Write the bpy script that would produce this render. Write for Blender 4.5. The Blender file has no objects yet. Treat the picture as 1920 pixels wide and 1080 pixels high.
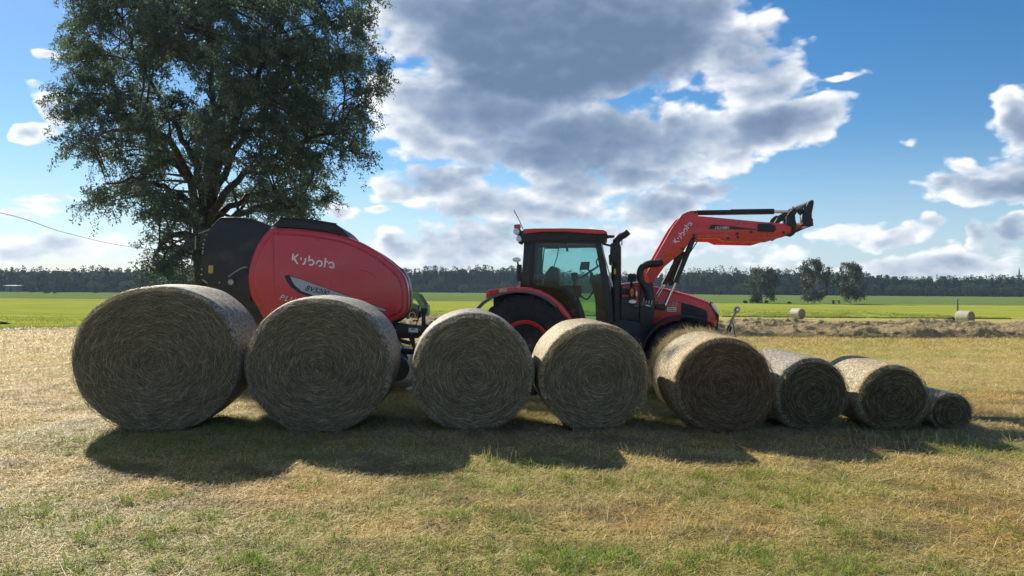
import bpy, bmesh, math, random
import numpy as np
from mathutils import Vector, Matrix
random.seed(7)
RNG = np.random.default_rng(11)
R = math.radians
S = bpy.context.scene
C = S.collection

# ------------------------------------------------------------------ camera
F = 1400.0                       # focal length in pixels of a 1920 wide frame
EYE = Vector((0, 0, 1.8))
cam_d = bpy.data.cameras.new('camera')
cam_d.sensor_width = 36
cam_d.lens = F / 1920 * 36
cam_d.clip_start = 0.1
cam_d.clip_end = 9000
cam = bpy.data.objects.new('camera', cam_d)
C.objects.link(cam)
PITCH, ROLL = R(-0.614), R(0.40)
CAM_R = Matrix.Rotation(R(90) + PITCH, 3, 'X') @ Matrix.Rotation(ROLL, 3, 'Z')
cam.matrix_world = Matrix.Translation(EYE) @ CAM_R.to_4x4()
S.camera = cam

# ------------------------------------------------------------------ light
SUN_EL, SUN_AZ = R(32.3), R(-36)   # azimuth from +Y, negative = to the left
sun_dir = Vector((math.sin(SUN_AZ) * math.cos(SUN_EL), math.cos(SUN_AZ) * math.cos(SUN_EL), math.sin(SUN_EL)))
sd = bpy.data.lights.new('sun', 'SUN')
sd.energy = 4.8
sd.angle = R(0.5)
sd.color = (1.0, 0.90, 0.75)
so = bpy.data.objects.new('sun', sd)
C.objects.link(so)
so.rotation_euler = sun_dir.to_track_quat('Z', 'Y').to_euler()
so.location = (0, 0, 60)
S.view_settings.view_transform = 'Standard'
S.view_settings.look = 'None'
S.view_settings.exposure = 0.84
S.view_settings.gamma = 1
HAZE = .00018
S.cycles.volume_bounces = 0
S.view_settings.use_curve_mapping = False
S.cycles.use_denoising = True
S.cycles.max_bounces = 6
S.cycles.transparent_max_bounces = 24
S.cycles.caustics_reflective = False
S.cycles.caustics_refractive = False


class NT:
    """small helper around a node tree"""
    def __init__(s, nt):
        s.nt = nt; s.n = nt.nodes; s.l = nt.links
    def node(s, t, **k):
        n = s.n.new(t)
        for a, b in k.items():
            setattr(n, a, b)
        return n
    def put(s, sock, v):
        if v is None:
            return
        if isinstance(v, bpy.types.NodeSocket):
            s.l.new(v, sock)
        else:
            sock.default_value = v
    def math(s, op, a, b=None, c=None, clamp=False):
        n = s.node('ShaderNodeMath', operation=op, use_clamp=clamp)
        s.put(n.inputs[0], a); s.put(n.inputs[1], b); s.put(n.inputs[2], c)
        return n.outputs[0]
    def vmath(s, op, a, b=None, scale=None):
        n = s.node('ShaderNodeVectorMath', operation=op)
        s.put(n.inputs[0], a); s.put(n.inputs[1], b)
        if scale is not None:
            s.put(n.inputs['Scale'], scale)
        return n.outputs['Value'] if op in ('LENGTH', 'DOT_PRODUCT') else n.outputs[0]
    def noise(s, vec, scale=5, detail=4, rough=0.5, dist=0, lac=2.0):
        n = s.node('ShaderNodeTexNoise')
        s.put(n.inputs['Vector'], vec)
        n.inputs['Scale'].default_value = scale; n.inputs['Detail'].default_value = detail
        n.inputs['Roughness'].default_value = rough; n.inputs['Distortion'].default_value = dist
        n.inputs['Lacunarity'].default_value = lac
        return n.outputs[0]
    def ramp(s, fac, stops, interp='LINEAR'):
        n = s.node('ShaderNodeValToRGB')
        cr = n.color_ramp; cr.interpolation = interp
        while len(cr.elements) < len(stops):
            cr.elements.new(0.5)
        for e, (p, c) in zip(cr.elements, stops):
            e.position = p
            e.color = (*c, 1) if not isinstance(c, (int, float)) else (c, c, c, 1)
        s.put(n.inputs[0], fac)
        return n.outputs[0]
    def mix(s, fac, a, b, mode='MIX'):
        n = s.node('ShaderNodeMix', data_type='RGBA', blend_type=mode)
        s.put(n.inputs[0], fac)
        s.put(n.inputs[6], (*a, 1) if isinstance(a, tuple) and len(a) == 3 else a)
        s.put(n.inputs[7], (*b, 1) if isinstance(b, tuple) and len(b) == 3 else b)
        return n.outputs[2]
    def smooth(s, v, a, b, lo=0.0, hi=1.0):
        n = s.node('ShaderNodeMapRange', interpolation_type='SMOOTHSTEP')
        s.put(n.inputs[0], v)
        for i, x in enumerate((a, b, lo, hi)):
            n.inputs[i + 1].default_value = x
        return n.outputs[0]
    def comb(s, x, y, z):
        n = s.node('ShaderNodeCombineXYZ')
        for i, v in enumerate((x, y, z)):
            s.put(n.inputs[i], v)
        return n.outputs[0]
    def sep(s, v):
        n = s.node('ShaderNodeSeparateXYZ'); s.put(n.inputs[0], v)
        return n.outputs


# ------------------------------------------------------------------ world: Nishita sky with cumulus
SKY_STRENGTH = 0.08
def azel(px, py):
    u, v = (px - 960) / F, (525 - py + 0.007 * (px - 960)) / F
    az = math.atan(u)
    return az, math.atan(v * math.cos(az))

# (px, py, half width, half height, weight) of every cloud bank seen, in the photograph's angles
BANKS = [
    (1040, 80, 360, 160, 1.6), (1130, 60, 320, 160, 1.4), (800, 20, 191, 134, 0.96), (1330, 60, 138, 101, 0.51),
    (1110, 275, 420, 85, 1.0), (900, 205, 276, 90, 0.91), (1420, 130, 127, 123, 0.78), (790, 265, 117, 67, 0.66),
    (1430, 250, 170, 67, 0.96), (1130, 330, 201, 50, 0.76),
    (820, 355, 127, 50, 0.82), (960, 390, 212, 56, 0.71), (1290, 360, 106, 28, 0.66), (1230, 400, 117, 50, 0.81),
    (840, 470, 191, 56, 0.68), (1000, 455, 318, 50, 0.66), (1300, 455, 212, 34, 0.46), (650, 398, 53, 27, 0.71), (740, 402, 53, 18, 0.61),
    (60, 248, 55, 29, 0.78), (108, 222, 49, 38, 0.76), (98, 112, 45, 16, 0.66), (92, 182, 38, 16, 0.58), (113, 275, 23, 11, 0.56), (150, 290, 28, 20, 0.56),
    (60, 362, 85, 18, 0.61), (40, 388, 74, 18, 0.61), (90, 468, 244, 45, 0.58), (560, 480, 276, 39, 0.5),
    (1575, 152, 45, 20, 0.68), (1690, 272, 36, 13, 0.58), (1725, 262, 21, 11, 0.52),
    (1900, 250, 80, 95, 0.88), (1880, 350, 201, 58, 1.01), (1960, 290, 106, 123, 0.96), (1840, 312, 95, 29, 0.66),
    (1670, 452, 106, 27, 0.71), (1820, 455, 48, 25, 0.66), (1905, 440, 74, 38, 0.78), (1740, 500, 350, 34, 0.71), (1480, 470, 127, 27, 0.51),
    (790, 345, 80, 30, .7), (880, 335, 60, 26, .7), (1180, 385, 70, 28, .6), (770, 455, 60, 26, .7), (700, 500, 120, 18, .5),
    (1890, 225, 60, 60, .9), (1800, 350, 100, 36, .8), (1600, 440, 90, 18, .5), (1870, 470, 80, 22, .6), (30, 460, 90, 24, .5), (200, 480, 90, 20, .5), (665, 395, 36, 20, .6),
]
def make_world():
    w = bpy.data.worlds.new('World')
    S.world = w
    w.use_nodes = True
    T = NT(w.node_tree)
    T.n.clear()
    # two node groups: the broad banks and the billowing detail along a direction
    g = bpy.data.node_groups.new('cloud_banks', 'ShaderNodeTree')
    g.interface.new_socket('Dir', in_out='INPUT', socket_type='NodeSocketVector')
    g.interface.new_socket('Bank', in_out='OUTPUT', socket_type='NodeSocketFloat')
    G = NT(g)
    gi = G.node('NodeGroupInput'); go = G.node('NodeGroupOutput')
    d = gi.outputs[0]
    x, y, z = G.sep(d)
    az0 = G.math('ARCTAN2', x, y)
    el0 = G.math('ARCSINE', z)
    wn = G.node('ShaderNodeTexNoise'); G.put(wn.inputs['Vector'], G.vmath('MULTIPLY', d, (1, 1, 1.6)))
    wn.inputs['Scale'].default_value = 6.5; wn.inputs['Detail'].default_value = 4; wn.inputs['Roughness'].default_value = .6
    p = G.node('ShaderNodeVectorMath', operation='MULTIPLY_ADD')
    G.l.new(wn.outputs['Color'], p.inputs[0]); p.inputs[1].default_value = (.17, .085, 0)
    G.put(p.inputs[2], G.comb(G.math('SUBTRACT', az0, .085), G.math('SUBTRACT', el0, .0425), 0))
    p = p.outputs[0]
    acc = None
    for (bx, by, hw, hh, wt) in BANKS:
        a0, e0 = azel(bx, by)
        a1, _ = azel(bx + hw, by); _, e1 = azel(bx, by - hh)
        sx_, sy_ = 1 / abs(a1 - a0), 1 / abs(e1 - e0)
        q = G.node('ShaderNodeVectorMath', operation='MULTIPLY_ADD')
        G.l.new(p, q.inputs[0]); q.inputs[1].default_value = (sx_, sy_, 0); q.inputs[2].default_value = (-a0 * sx_, -e0 * sy_, 0)
        v = G.math('MULTIPLY_ADD', G.vmath('DOT_PRODUCT', q.outputs[0], q.outputs[0]), -wt, wt)
        acc = v if acc is None else G.math('SMOOTH_MAX', acc, v, .15)
    acc = G.math('MAXIMUM', acc, -.55)
    far = G.noise(G.vmath('MULTIPLY', d, (1, 1, 2.2)), 3.3, 3, .5)
    side = G.math('MAXIMUM', G.smooth(G.math('ABSOLUTE', az0), .62, .85), G.smooth(z, .40, .55))
    rest = G.math('MULTIPLY', G.math('SUBTRACT', far, .51), 5.0)
    rest = G.math('SUBTRACT', rest, G.math('MULTIPLY', G.math('SUBTRACT', 1.0, side), 3.0))
    G.l.new(G.math('MAXIMUM', acc, rest), go.inputs[0])
    gn = bpy.data.node_groups.new('cloud_billow', 'ShaderNodeTree')
    gn.interface.new_socket('Dir', in_out='INPUT', socket_type='NodeSocketVector')
    gn.interface.new_socket('Billow', in_out='OUTPUT', socket_type='NodeSocketFloat')
    H = NT(gn)
    gi = H.node('NodeGroupInput'); go = H.node('NodeGroupOutput')
    q = H.vmath('MULTIPLY', gi.outputs[0], (1, 1, 1.7))
    n1 = H.noise(q, 10.0, 7, .57, .2)
    vo = H.node('ShaderNodeTexVoronoi', feature='F1')
    qd = H.node('ShaderNodeVectorMath', operation='MULTIPLY_ADD'); H.put(qd.inputs[0], H.comb(n1, n1, n1)); qd.inputs[1].default_value = (.05, .02, -.05); H.l.new(q, qd.inputs[2])
    H.l.new(qd.outputs[0], vo.inputs['Vector']); vo.inputs['Scale'].default_value = 24
    vo.inputs['Detail'].default_value = 1.5; vo.inputs['Roughness'].default_value = .5
    n2 = H.math('MULTIPLY_ADD', n1, 1.75, -1.75 * .47)
    H.l.new(H.math('MULTIPLY_ADD', vo.outputs[0], -.55, H.math('ADD', n2, .55 * .42)), go.inputs[0])

    tc = T.node('ShaderNodeTexCoord')
    d0 = tc.outputs['Generated']
    def call(grp, vec):
        n = T.node('ShaderNodeGroup'); n.node_tree = grp
        T.put(n.inputs[0], vec)
        return n.outputs[0]
    up1 = (-.008, 0.0, .014); up2 = (-.028, 0.0, .050)
    b0 = call(g, d0); b1 = call(g, T.vmath('ADD', d0, up2))
    c0 = call(gn, d0); c1 = call(gn, T.vmath('ADD', d0, up1))
    fld = T.math('ADD', b0, c0)
    sky = T.node('ShaderNodeTexSky', sky_type='NISHITA', sun_disc=False)
    sky.sun_elevation = SUN_EL; sky.sun_rotation = SUN_AZ
    sky.air_density = 1.0; sky.dust_density = .15; sky.ozone_density = 4.0; sky.altitude = 50
    hs = T.node('ShaderNodeHueSaturation'); hs.inputs['Saturation'].default_value = 1.28; hs.inputs['Value'].default_value = .77
    T.l.new(sky.outputs[0], hs.inputs['Color'])
    k = 1 / SKY_STRENGTH
    zz = T.sep(d0)[2]
    haze = T.smooth(zz, .0, .20, .50, 0)
    base = T.mix(haze, hs.outputs[0], tuple(k * v for v in (.30, .41, .56)))
    cover = T.smooth(fld, -.02, .36)
    lit = T.math('ADD', T.math('MULTIPLY', T.math('SUBTRACT', c0, c1), 1.05), T.math('MULTIPLY', T.math('SUBTRACT', b0, b1), .40))
    tv = T.math('ADD', T.math('MULTIPLY', b0, .66), T.math('MULTIPLY', fld, .34))
    th = T.math('MULTIPLY_ADD', T.smooth(tv, .14, 1.15), .90, T.math('MULTIPLY', c0, -.10))
    lum = T.math('SUBTRACT', T.math('ADD', .93, T.math('MULTIPLY', lit, T.math('MULTIPLY_ADD', th, -.34, .58))), T.math('MULTIPLY', th, 1.0), clamp=True)
    col = T.ramp(lum, [(0.0, (.078, .120, .195)), (.25, (.125, .172, .256)), (.5, (.225, .275, .355)), (.75, (.43, .46, .505)), (1.0, (.66, .665, .68))], 'B_SPLINE')
    col = T.vmath('SCALE', col, None, k)
    fin = T.mix(T.math('MULTIPLY', cover, .96), base, col)
    bg = T.node('ShaderNodeBackground'); bg.inputs[1].default_value = SKY_STRENGTH
    T.l.new(fin, bg.inputs[0])
    out = T.node('ShaderNodeOutputWorld')
    T.l.new(bg.outputs[0], out.inputs[0])
    w.cycles.sampling_method = 'MANUAL'; w.cycles.sample_map_resolution = 1024
make_world()

# ------------------------------------------------------------------ numpy noise, terrain
def hash2(i, j, s):
    v = np.sin(i * 127.1 + j * 311.7 + s * 74.7) * 43758.5453
    return v - np.floor(v)
def vnoise(x, y, s=0):
    x = np.asarray(x, float); y = np.asarray(y, float)
    i = np.floor(x); j = np.floor(y); a = x - i; b = y - j
    a = a * a * (3 - 2 * a); b = b * b * (3 - 2 * b)
    return (hash2(i, j, s) * (1 - a) + hash2(i + 1, j, s) * a) * (1 - b) + (hash2(i, j + 1, s) * (1 - a) + hash2(i + 1, j + 1, s) * a) * b
def fbm(x, y, s=0, o=4):
    t = 0; a = .5; n = 0
    for k in range(o):
        t = t + a * vnoise(x * 2 ** k, y * 2 ** k, s + k * 3); n += a; a *= .5
    return t / n
_TY = np.array([-200, 9.5, 13, 20, 34, 50, 70, 84, 120, 210, 300, 420, 600, 1500, 5000.])
_TZ = np.array([0, 0, -.10, -.28, -.72, -1.3, -2.02, -2.38, -3.05, -4.2, -5.0, -5.8, -6.4, -6.0, 0.])
def gz(y, x=0.0):
    y = np.asarray(y, float)
    t = sum(np.interp(y + o * np.clip(y * .12, 0, 60), _TY, _TZ) for o in (-1, -.5, 0, .5, 1)) / 5
    return t
def bump(x, y):
    near = np.clip((60 - np.abs(y)) / 50, 0, 1)
    return near * ((fbm(x * 1.6, y * 1.6, 5, 3) - .5) * .07 + (fbm(x * 9, y * 9, 9, 2) - .5) * .022) - .012
def gzb(x, y):
    return gz(y) + bump(x, y)

# ------------------------------------------------------------------ object helpers
def link(o):
    C.objects.link(o); return o
def np_mesh(name, V, Fq, mats=None, smooth=False, col=None, uv=None, n=4):
    """fast mesh from numpy arrays, Fq: (k, n) faces"""
    V = np.asarray(V, np.float32); Fq = np.asarray(Fq, np.int32)
    m = bpy.data.meshes.new(name)
    m.vertices.add(len(V)); m.vertices.foreach_set('co', V.ravel())
    m.loops.add(Fq.size); m.loops.foreach_set('vertex_index', Fq.ravel())
    m.polygons.add(len(Fq)); m.polygons.foreach_set('loop_start', np.arange(0, Fq.size, Fq.shape[1], dtype=np.int32))
    if smooth:
        m.polygons.foreach_set('use_smooth', np.ones(len(Fq), bool))
    if col is not None:
        at = m.attributes.new('tint', 'FLOAT_COLOR', 'POINT')
        c = np.ones((len(V), 4), np.float32); c[:, :3] = col
        at.data.foreach_set('color', c.ravel())
    if uv is not None:
        l = m.uv_layers.new(name='UVMap')
        l.data.foreach_set('uv', np.asarray(uv, np.float32)[Fq.ravel()].ravel())
    m.update(calc_edges=True)
    if mats:
        m.materials.append(mats)
    return m
def tag(o, label=None, cat=None, group=None, kind=None):
    if label: o['label'] = label
    if cat: o['category'] = cat
    if group: o['group'] = group
    if kind: o['kind'] = kind
    return o
def ob(name, mesh, parent=None, loc=None):
    o = bpy.data.objects.new(name, mesh)
    link(o)
    if parent: o.parent = parent
    if loc is not None: o.location = loc
    return o
def empty(name, loc=(0, 0, 0), rz=0, parent=None):
    o = bpy.data.objects.new(name, None)
    o.empty_display_size = .3
    link(o)
    o.location = loc; o.rotation_euler = (0, 0, rz)
    if parent: o.parent = parent
    return o
def bm_obj(name, bm, mat, parent=None, smooth=False, angle=35):
    me = bpy.data.meshes.new(name)
    bmesh.ops.recalc_face_normals(bm, faces=bm.faces)
    if smooth:
        for f in bm.faces: f.smooth = True
        for e in bm.edges:
            if len(e.link_faces) == 2 and e.calc_face_angle(0) > R(angle): e.smooth = False
    bm.to_mesh(me); bm.free()
    me.materials.append(mat)
    return ob(name, me, parent)

def ray(px, py):
    d = CAM_R @ Vector(((px - 960) / F, -(py - 540) / F, -1))
    return d
def W(px, py, Y):
    d = ray(px, py); t = (Y - EYE.y) / d.y
    return EYE + d * t

class Frame:
    """a thing's own axes: x forward, y away from the road side, z up"""
    def __init__(s, O, yaw):
        s.O = Vector(O); s.yaw = yaw; s.M = Matrix.Rotation(-yaw, 3, 'Z')
    def P(s, px, py, ly):
        o = s.M @ (EYE - s.O); d = s.M @ ray(px, py)
        t = (ly - o.y) / d.y
        p = o + d * t
        return (p.x, ly, p.z)

def prism_bm(pts, y0, y1, bevel=0, seg=2):
    """pts: (x, z) outline, extruded from y0 to y1"""
    bm = bmesh.new()
    a = [bm.verts.new((x, y0, z)) for x, z in pts]
    f = bm.faces.new(a)
    r = bmesh.ops.extrude_face_region(bm, geom=[f])
    for v in r['geom']:
        if isinstance(v, bmesh.types.BMVert): v.co.y = y1
    if bevel:
        bmesh.ops.bevel(bm, geom=list(bm.edges), offset=bevel, segments=seg, affect='EDGES', profile=.6, clamp_overlap=True)
    return bm
def box_bm(x0, x1, y0, y1, z0, z1, bevel=0):
    return prism_bm([(x0, z0), (x1, z0), (x1, z1), (x0, z1)], y0, y1, bevel)
def tube_bm(pts, rad, seg=10, bm=None, cap=True):
    bm = bm or bmesh.new()
    P = [Vector(p) for p in pts]
    n = len(P)
    rads = rad if isinstance(rad, (list, tuple)) else [rad] * n
    rings = []
    ref = None
    for i in range(n):
        t = (P[min(i + 1, n - 1)] - P[max(i - 1, 0)]).normalized()
        if ref is None:
            ref = t.orthogonal().normalized()
        ref = (ref - t * ref.dot(t)).normalized()
        b = t.cross(ref)
        rings.append([bm.verts.new(P[i] + (ref * math.cos(a) + b * math.sin(a)) * rads[i]) for a in [2 * math.pi * k / seg for k in range(seg)]])
    for i in range(n - 1):
        for k in range(seg):
            bm.faces.new((rings[i][k], rings[i][(k + 1) % seg], rings[i + 1][(k + 1) % seg], rings[i + 1][k]))
    if cap:
        bm.faces.new(rings[0][::-1]); bm.faces.new(rings[-1])
    return bm
def lathe_bm(profile, seg=48, axis='y', bm=None, center=(0, 0, 0), cap=True):
    """profile: list of (radius, offset along the axis), closed into a solid of revolution around y"""
    bm = bm or bmesh.new()
    rings = []
    for (r, h) in profile:
        rings.append([bm.verts.new((center[0] + r * math.cos(2 * math.pi * k / seg), center[1] + h, center[2] + r * math.sin(2 * math.pi * k / seg))) for k in range(seg)])
    for i in range(len(rings) - 1):
        for k in range(seg):
            bm.faces.new((rings[i][k], rings[i][(k + 1) % seg], rings[i + 1][(k + 1) % seg], rings[i + 1][k]))
    if cap:
        bm.faces.new(rings[0]); bm.faces.new(rings[-1][::-1])
    return bm
def smooth_curve(pts, k=5):
    """Catmull-Rom through the points"""
    P = [Vector(p) for p in pts]; out = []
    for i in range(len(P) - 1):
        a, b, c, d = P[max(i - 1, 0)], P[i], P[i + 1], P[min(i + 2, len(P) - 1)]
        for j in range(k):
            t = j / k
            out.append(.5 * ((2 * b) + (c - a) * t + (2 * a - 5 * b + 4 * c - d) * t * t + (3 * b - a - 3 * c + d) * t ** 3))
    out.append(P[-1])
    return out

# ------------------------------------------------------------------ materials
def principled(name, col, rough=.5, metal=0, var=.12, scale=6, bump_s=0, bscale=60, coat=0, spec=None, dirt=None):
    m = bpy.data.materials.new(name); m.use_nodes = True
    T = NT(m.node_tree)
    b = T.n['Principled BSDF']
    tc = T.node('ShaderNodeTexCoord').outputs['Object']
    n = T.noise(tc, scale, 5, .6)
    c = T.mix(T.smooth(n, .3, .7), tuple(x * (1 - var) for x in col), tuple(min(1, x * (1 + var)) for x in col))
    if dirt:
        dn = T.noise(tc, 2.3, 7, .65)
        c = T.mix(T.math('MULTIPLY', T.smooth(dn, .50, .80), dirt), c, (.22, .18, .12))
    T.l.new(c, b.inputs['Base Color'])
    T.put(b.inputs['Roughness'], T.smooth(T.noise(tc, scale * 2, 3), .3, .7, max(0, rough - .08), rough + .1))
    b.inputs['Metallic'].default_value = metal
    b.inputs['Coat Weight'].default_value = coat
    b.inputs['Coat Roughness'].default_value = .12
    if spec is not None: b.inputs['Specular IOR Level'].default_value = spec
    if bump_s:
        bn = T.node('ShaderNodeBump'); bn.inputs['Strength'].default_value = bump_s; bn.inputs['Distance'].default_value = .01
        T.put(bn.inputs['Height'], T.noise(tc, bscale, 4)); T.l.new(bn.outputs[0], b.inputs['Normal'])
    return m
def leafmat(name, cols, trans=.35, rough=.45, spec=.5):
    """foliage: the colour comes from the mesh tint attribute"""
    m = bpy.data.materials.new(name); m.use_nodes = True
    T = NT(m.node_tree); T.n.clear()
    a = T.node('ShaderNodeAttribute', attribute_name='tint')
    r, g_, b_ = T.sep(a.outputs['Vector'])
    c = T.ramp(r, cols)
    p = T.node('ShaderNodeBsdfPrincipled'); T.l.new(c, p.inputs['Base Color'])
    p.inputs['Roughness'].default_value = rough; p.inputs['Specular IOR Level'].default_value = spec
    t = T.node('ShaderNodeBsdfTranslucent')
    T.l.new(T.mix(1.0, c, (.90, 1.0, .72), 'MULTIPLY'), t.inputs[0])
    mx = T.node('ShaderNodeMixShader'); mx.inputs[0].default_value = trans
    T.l.new(p.outputs[0], mx.inputs[1]); T.l.new(t.outputs[0], mx.inputs[2])
    o = T.node('ShaderNodeOutputMaterial'); T.l.new(mx.outputs[0], o.inputs[0])
    return m
def tintmat(name, rough=.7, trans=.25, gain=1.0):
    """dry straw and grass: rgb straight from the tint attribute"""
    m = bpy.data.materials.new(name); m.use_nodes = True
    T = NT(m.node_tree); T.n.clear()
    a = T.node('ShaderNodeAttribute', attribute_name='tint')
    p = T.node('ShaderNodeBsdfPrincipled'); T.l.new(a.outputs['Color'], p.inputs['Base Color'])
    p.inputs['Roughness'].default_value = rough; p.inputs['Specular IOR Level'].default_value = .35
    t = T.node('ShaderNodeBsdfTranslucent'); T.l.new(a.outputs['Color'], t.inputs[0])
    mx = T.node('ShaderNodeMixShader'); mx.inputs[0].default_value = trans
    T.l.new(p.outputs[0], mx.inputs[1]); T.l.new(t.outputs[0], mx.inputs[2])
    o = T.node('ShaderNodeOutputMaterial'); T.l.new(mx.outputs[0], o.inputs[0])
    return m

RED = principled('red_paint', (.58, .036, .048), .34, 0, .06, 3, .02, 30, coat=.35, dirt=.16)
ORANGE = principled('orange_red_paint', (.72, .038, .032), .32, 0, .06, 3, coat=.35, dirt=.18)
BLACK = principled('black_paint', (.012, .014, .018), .42, 0, .3, 6, dirt=.22)
PLASTIC = principled('black_plastic', (.016, .017, .02), .55, 0, .3, 9, .1, 200, dirt=.12)
RUBBER = principled('rubber', (.022, .022, .023), .82, 0, .3, 12, .2, 90, dirt=.5)
CHROME = principled('chrome', (.75, .75, .76), .16, 1, .05, 8)
STEEL = principled('grey_steel', (.38, .38, .38), .38, .85, .15, 10)
SILVER = principled('silver_decal', (.42, .43, .45), .45, .2, .05, 10)
WHITE = principled('white_decal', (.82, .82, .82), .5, 0, .04, 10)
GREY = principled('grey_plastic', (.10, .105, .11), .5, 0, .2, 10)
AMBER = principled('amber_lens', (.95, .25, .01), .25, 0, .08, 30)
YELLOW = principled('yellow_sticker', (.75, .52, .06), .5, 0, .05, 20)
REDLENS = principled('red_lens', (.5, .01, .01), .2, 0, .1, 30)
GREEN = principled('green_paint', (.11, .22, .08), .4, 0, .1, 5, dirt=.3)
LENS = principled('lamp_glass', (.75, .76, .76), .12, .3, .05, 30)
BARK = principled('bark', (.042, .038, .033), .9, 0, .45, 5, 1.0, 14)
BIRCHBARK = principled('birch_bark', (.52, .50, .46), .7, 0, .4, 2.5, .3, 12)
WOOD = principled('weathered_wood', (.12, .10, .08), .85, 0, .3, 6)

def glass_mat(name, tint, refl=.10):
    m = bpy.data.materials.new(name); m.use_nodes = True
    T = NT(m.node_tree); T.n.clear()
    tr = T.node('ShaderNodeBsdfTransparent'); tr.inputs[0].default_value = (*tint, 1)
    gl = T.node('ShaderNodeBsdfGlossy'); gl.inputs[0].default_value = (1, 1, 1, 1); gl.inputs['Roughness'].default_value = .03
    fr = T.node('ShaderNodeFresnel'); fr.inputs[0].default_value = 1.25
    tc = T.node('ShaderNodeTexCoord').outputs['Object']
    df = T.node('ShaderNodeBsdfDiffuse'); df.inputs[0].default_value = (.36, .40, .42, 1)
    m0 = T.node('ShaderNodeMixShader')
    T.put(m0.inputs[0], T.smooth(T.noise(tc, 3, 6, .7), .4, .85, .01, .045))
    T.l.new(tr.outputs[0], m0.inputs[1]); T.l.new(df.outputs[0], m0.inputs[2])
    mx = T.node('ShaderNodeMixShader')
    T.put(mx.inputs[0], T.math('ADD', fr.outputs[0], refl - .09))
    T.l.new(m0.outputs[0], mx.inputs[1]); T.l.new(gl.outputs[0], mx.inputs[2])
    o = T.node('ShaderNodeOutputMaterial'); T.l.new(mx.outputs[0], o.inputs[0])
    return m
GLASS = glass_mat('tinted_cab_glass', (.72, .88, .88))

def ground_material():
    m = bpy.data.materials.new('stubble_ground'); m.use_nodes = True
    T = NT(m.node_tree); b = T.n['Principled BSDF']
    p = T.node('ShaderNodeTexCoord').outputs['Object']
    big = T.noise(p, .35, 6, .6)
    med = T.noise(p, 1.7, 6, .65)
    fine = T.noise(T.vmath('MULTIPLY', p, (1, 1, 1)), 22, 6, .7)
    strk = T.noise(T.vmath('MULTIPLY', p, (.25, 1.2, 1)), 3.0, 6, .65)
    dry = T.ramp(fine, [(.28, (.17, .125, .048)), (.5, (.43, .34, .145)), (.72, (.74, .61, .31))])
    grn = T.ramp(fine, [(.28, (.15, .145, .035)), (.5, (.34, .32, .085)), (.74, (.58, .53, .18))])
    k = T.smooth(T.math('ADD', T.math('MULTIPLY', big, .6), T.math('MULTIPLY', med, .4)), .44, .62)
    x, y, z = T.sep(p)
    farther = T.smooth(y, 14, 30, 0, .45)
    k = T.math('ADD', k, farther, clamp=True)
    # the left side carries more bleached straw
    left = T.smooth(x, -12, -3, .75, 0)
    k = T.math('SUBTRACT', k, left, clamp=True)
    c = T.mix(k, dry, grn)
    c = T.mix(T.math('MULTIPLY', T.smooth(strk, .52, .70), .6), c, (.50, .42, .24))
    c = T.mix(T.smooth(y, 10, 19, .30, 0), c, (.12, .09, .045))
    c = T.mix(T.math('MULTIPLY', T.smooth(T.noise(p, 5.0, 5, .7), .60, .75), .55), c, (.075, .06, .03))
    T.l.new(c, b.inputs['Base Color']); b.inputs['Roughness'].default_value = .9
    b.inputs['Specular IOR Level'].default_value = .03
    bn = T.node('ShaderNodeBump'); bn.inputs['Strength'].default_value = .9; bn.inputs['Distance'].default_value = .05
    T.put(bn.inputs['Height'], T.math('ADD', fine, T.math('MULTIPLY', T.noise(T.vmath('MULTIPLY', p, (.6, 1, 1)), 7, 5, .7), 1.4)))
    T.l.new(bn.outputs[0], b.inputs['Normal'])
    return m
def meadow_material(name, a, b_, c_, sc=1.0, stripe=.5):
    m = bpy.data.materials.new(name); m.use_nodes = True
    T = NT(m.node_tree); b = T.n['Principled BSDF']
    p = T.node('ShaderNodeTexCoord').outputs['Object']
    f = T.noise(T.vmath('MULTIPLY', p, (.35, 1, 1)), .5 * sc, 7, .65)
    s = T.noise(T.vmath('MULTIPLY', p, (.012, .26, 1)), 1.0, 5, .6)
    fi = T.noise(p, 3.5 * sc, 6, .75)
    v = T.math('ADD', T.math('MULTIPLY', f, .5), T.math('ADD', T.math('MULTIPLY', s, stripe), T.math('MULTIPLY', fi, .5 - stripe * .4)))
    c = T.ramp(T.math('DIVIDE', v, 1.0 + stripe * .6), [(.38, a), (.5, b_), (.62, c_)])
    T.l.new(c, b.inputs['Base Color']); b.inputs['Roughness'].default_value = .85
    b.inputs['Specular IOR Level'].default_value = 0
    bn = T.node('ShaderNodeBump'); bn.inputs['Strength'].default_value = .6; bn.inputs['Distance'].default_value = .08
    T.put(bn.inputs['Height'], fi); T.l.new(bn.outputs[0], b.inputs['Normal'])
    return m

# ------------------------------------------------------------------ ground sheets
def grid_lines(dense0, dense1, step, far, grow):
    a = list(np.arange(dense0, dense1, step)); s = step
    while a[-1] < far:
        s *= grow; a.append(a[-1] + s)
    return np.array(a)
def sheet(name, xs, ys, zfun, mat):
    X, Y = np.meshgrid(xs, ys)
    V = np.stack([X, Y, zfun(X, Y)], -1).reshape(-1, 3)
    nx, ny = len(xs), len(ys)
    i = np.arange(nx * (ny - 1)).reshape(ny - 1, nx)[:, :-1].ravel()
    me = np_mesh(name, V, np.stack([i, i + 1, i + 1 + nx, i + nx], -1), mat, True)
    return ob(name, me)
xs = grid_lines(0, 9, .06, 4200, 1.09)
xs = np.concatenate([-xs[::-1][:-1], xs])
ys = np.concatenate([-np.array([3500, 900, 250, 80, 30, 12, 5.])[:], np.arange(0, 3, .5), grid_lines(3, 13, .05, 5000, 1.035)])
tag(sheet('ground', xs, ys, lambda X, Y: gzb(X, Y), ground_material()), kind='structure')

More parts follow.
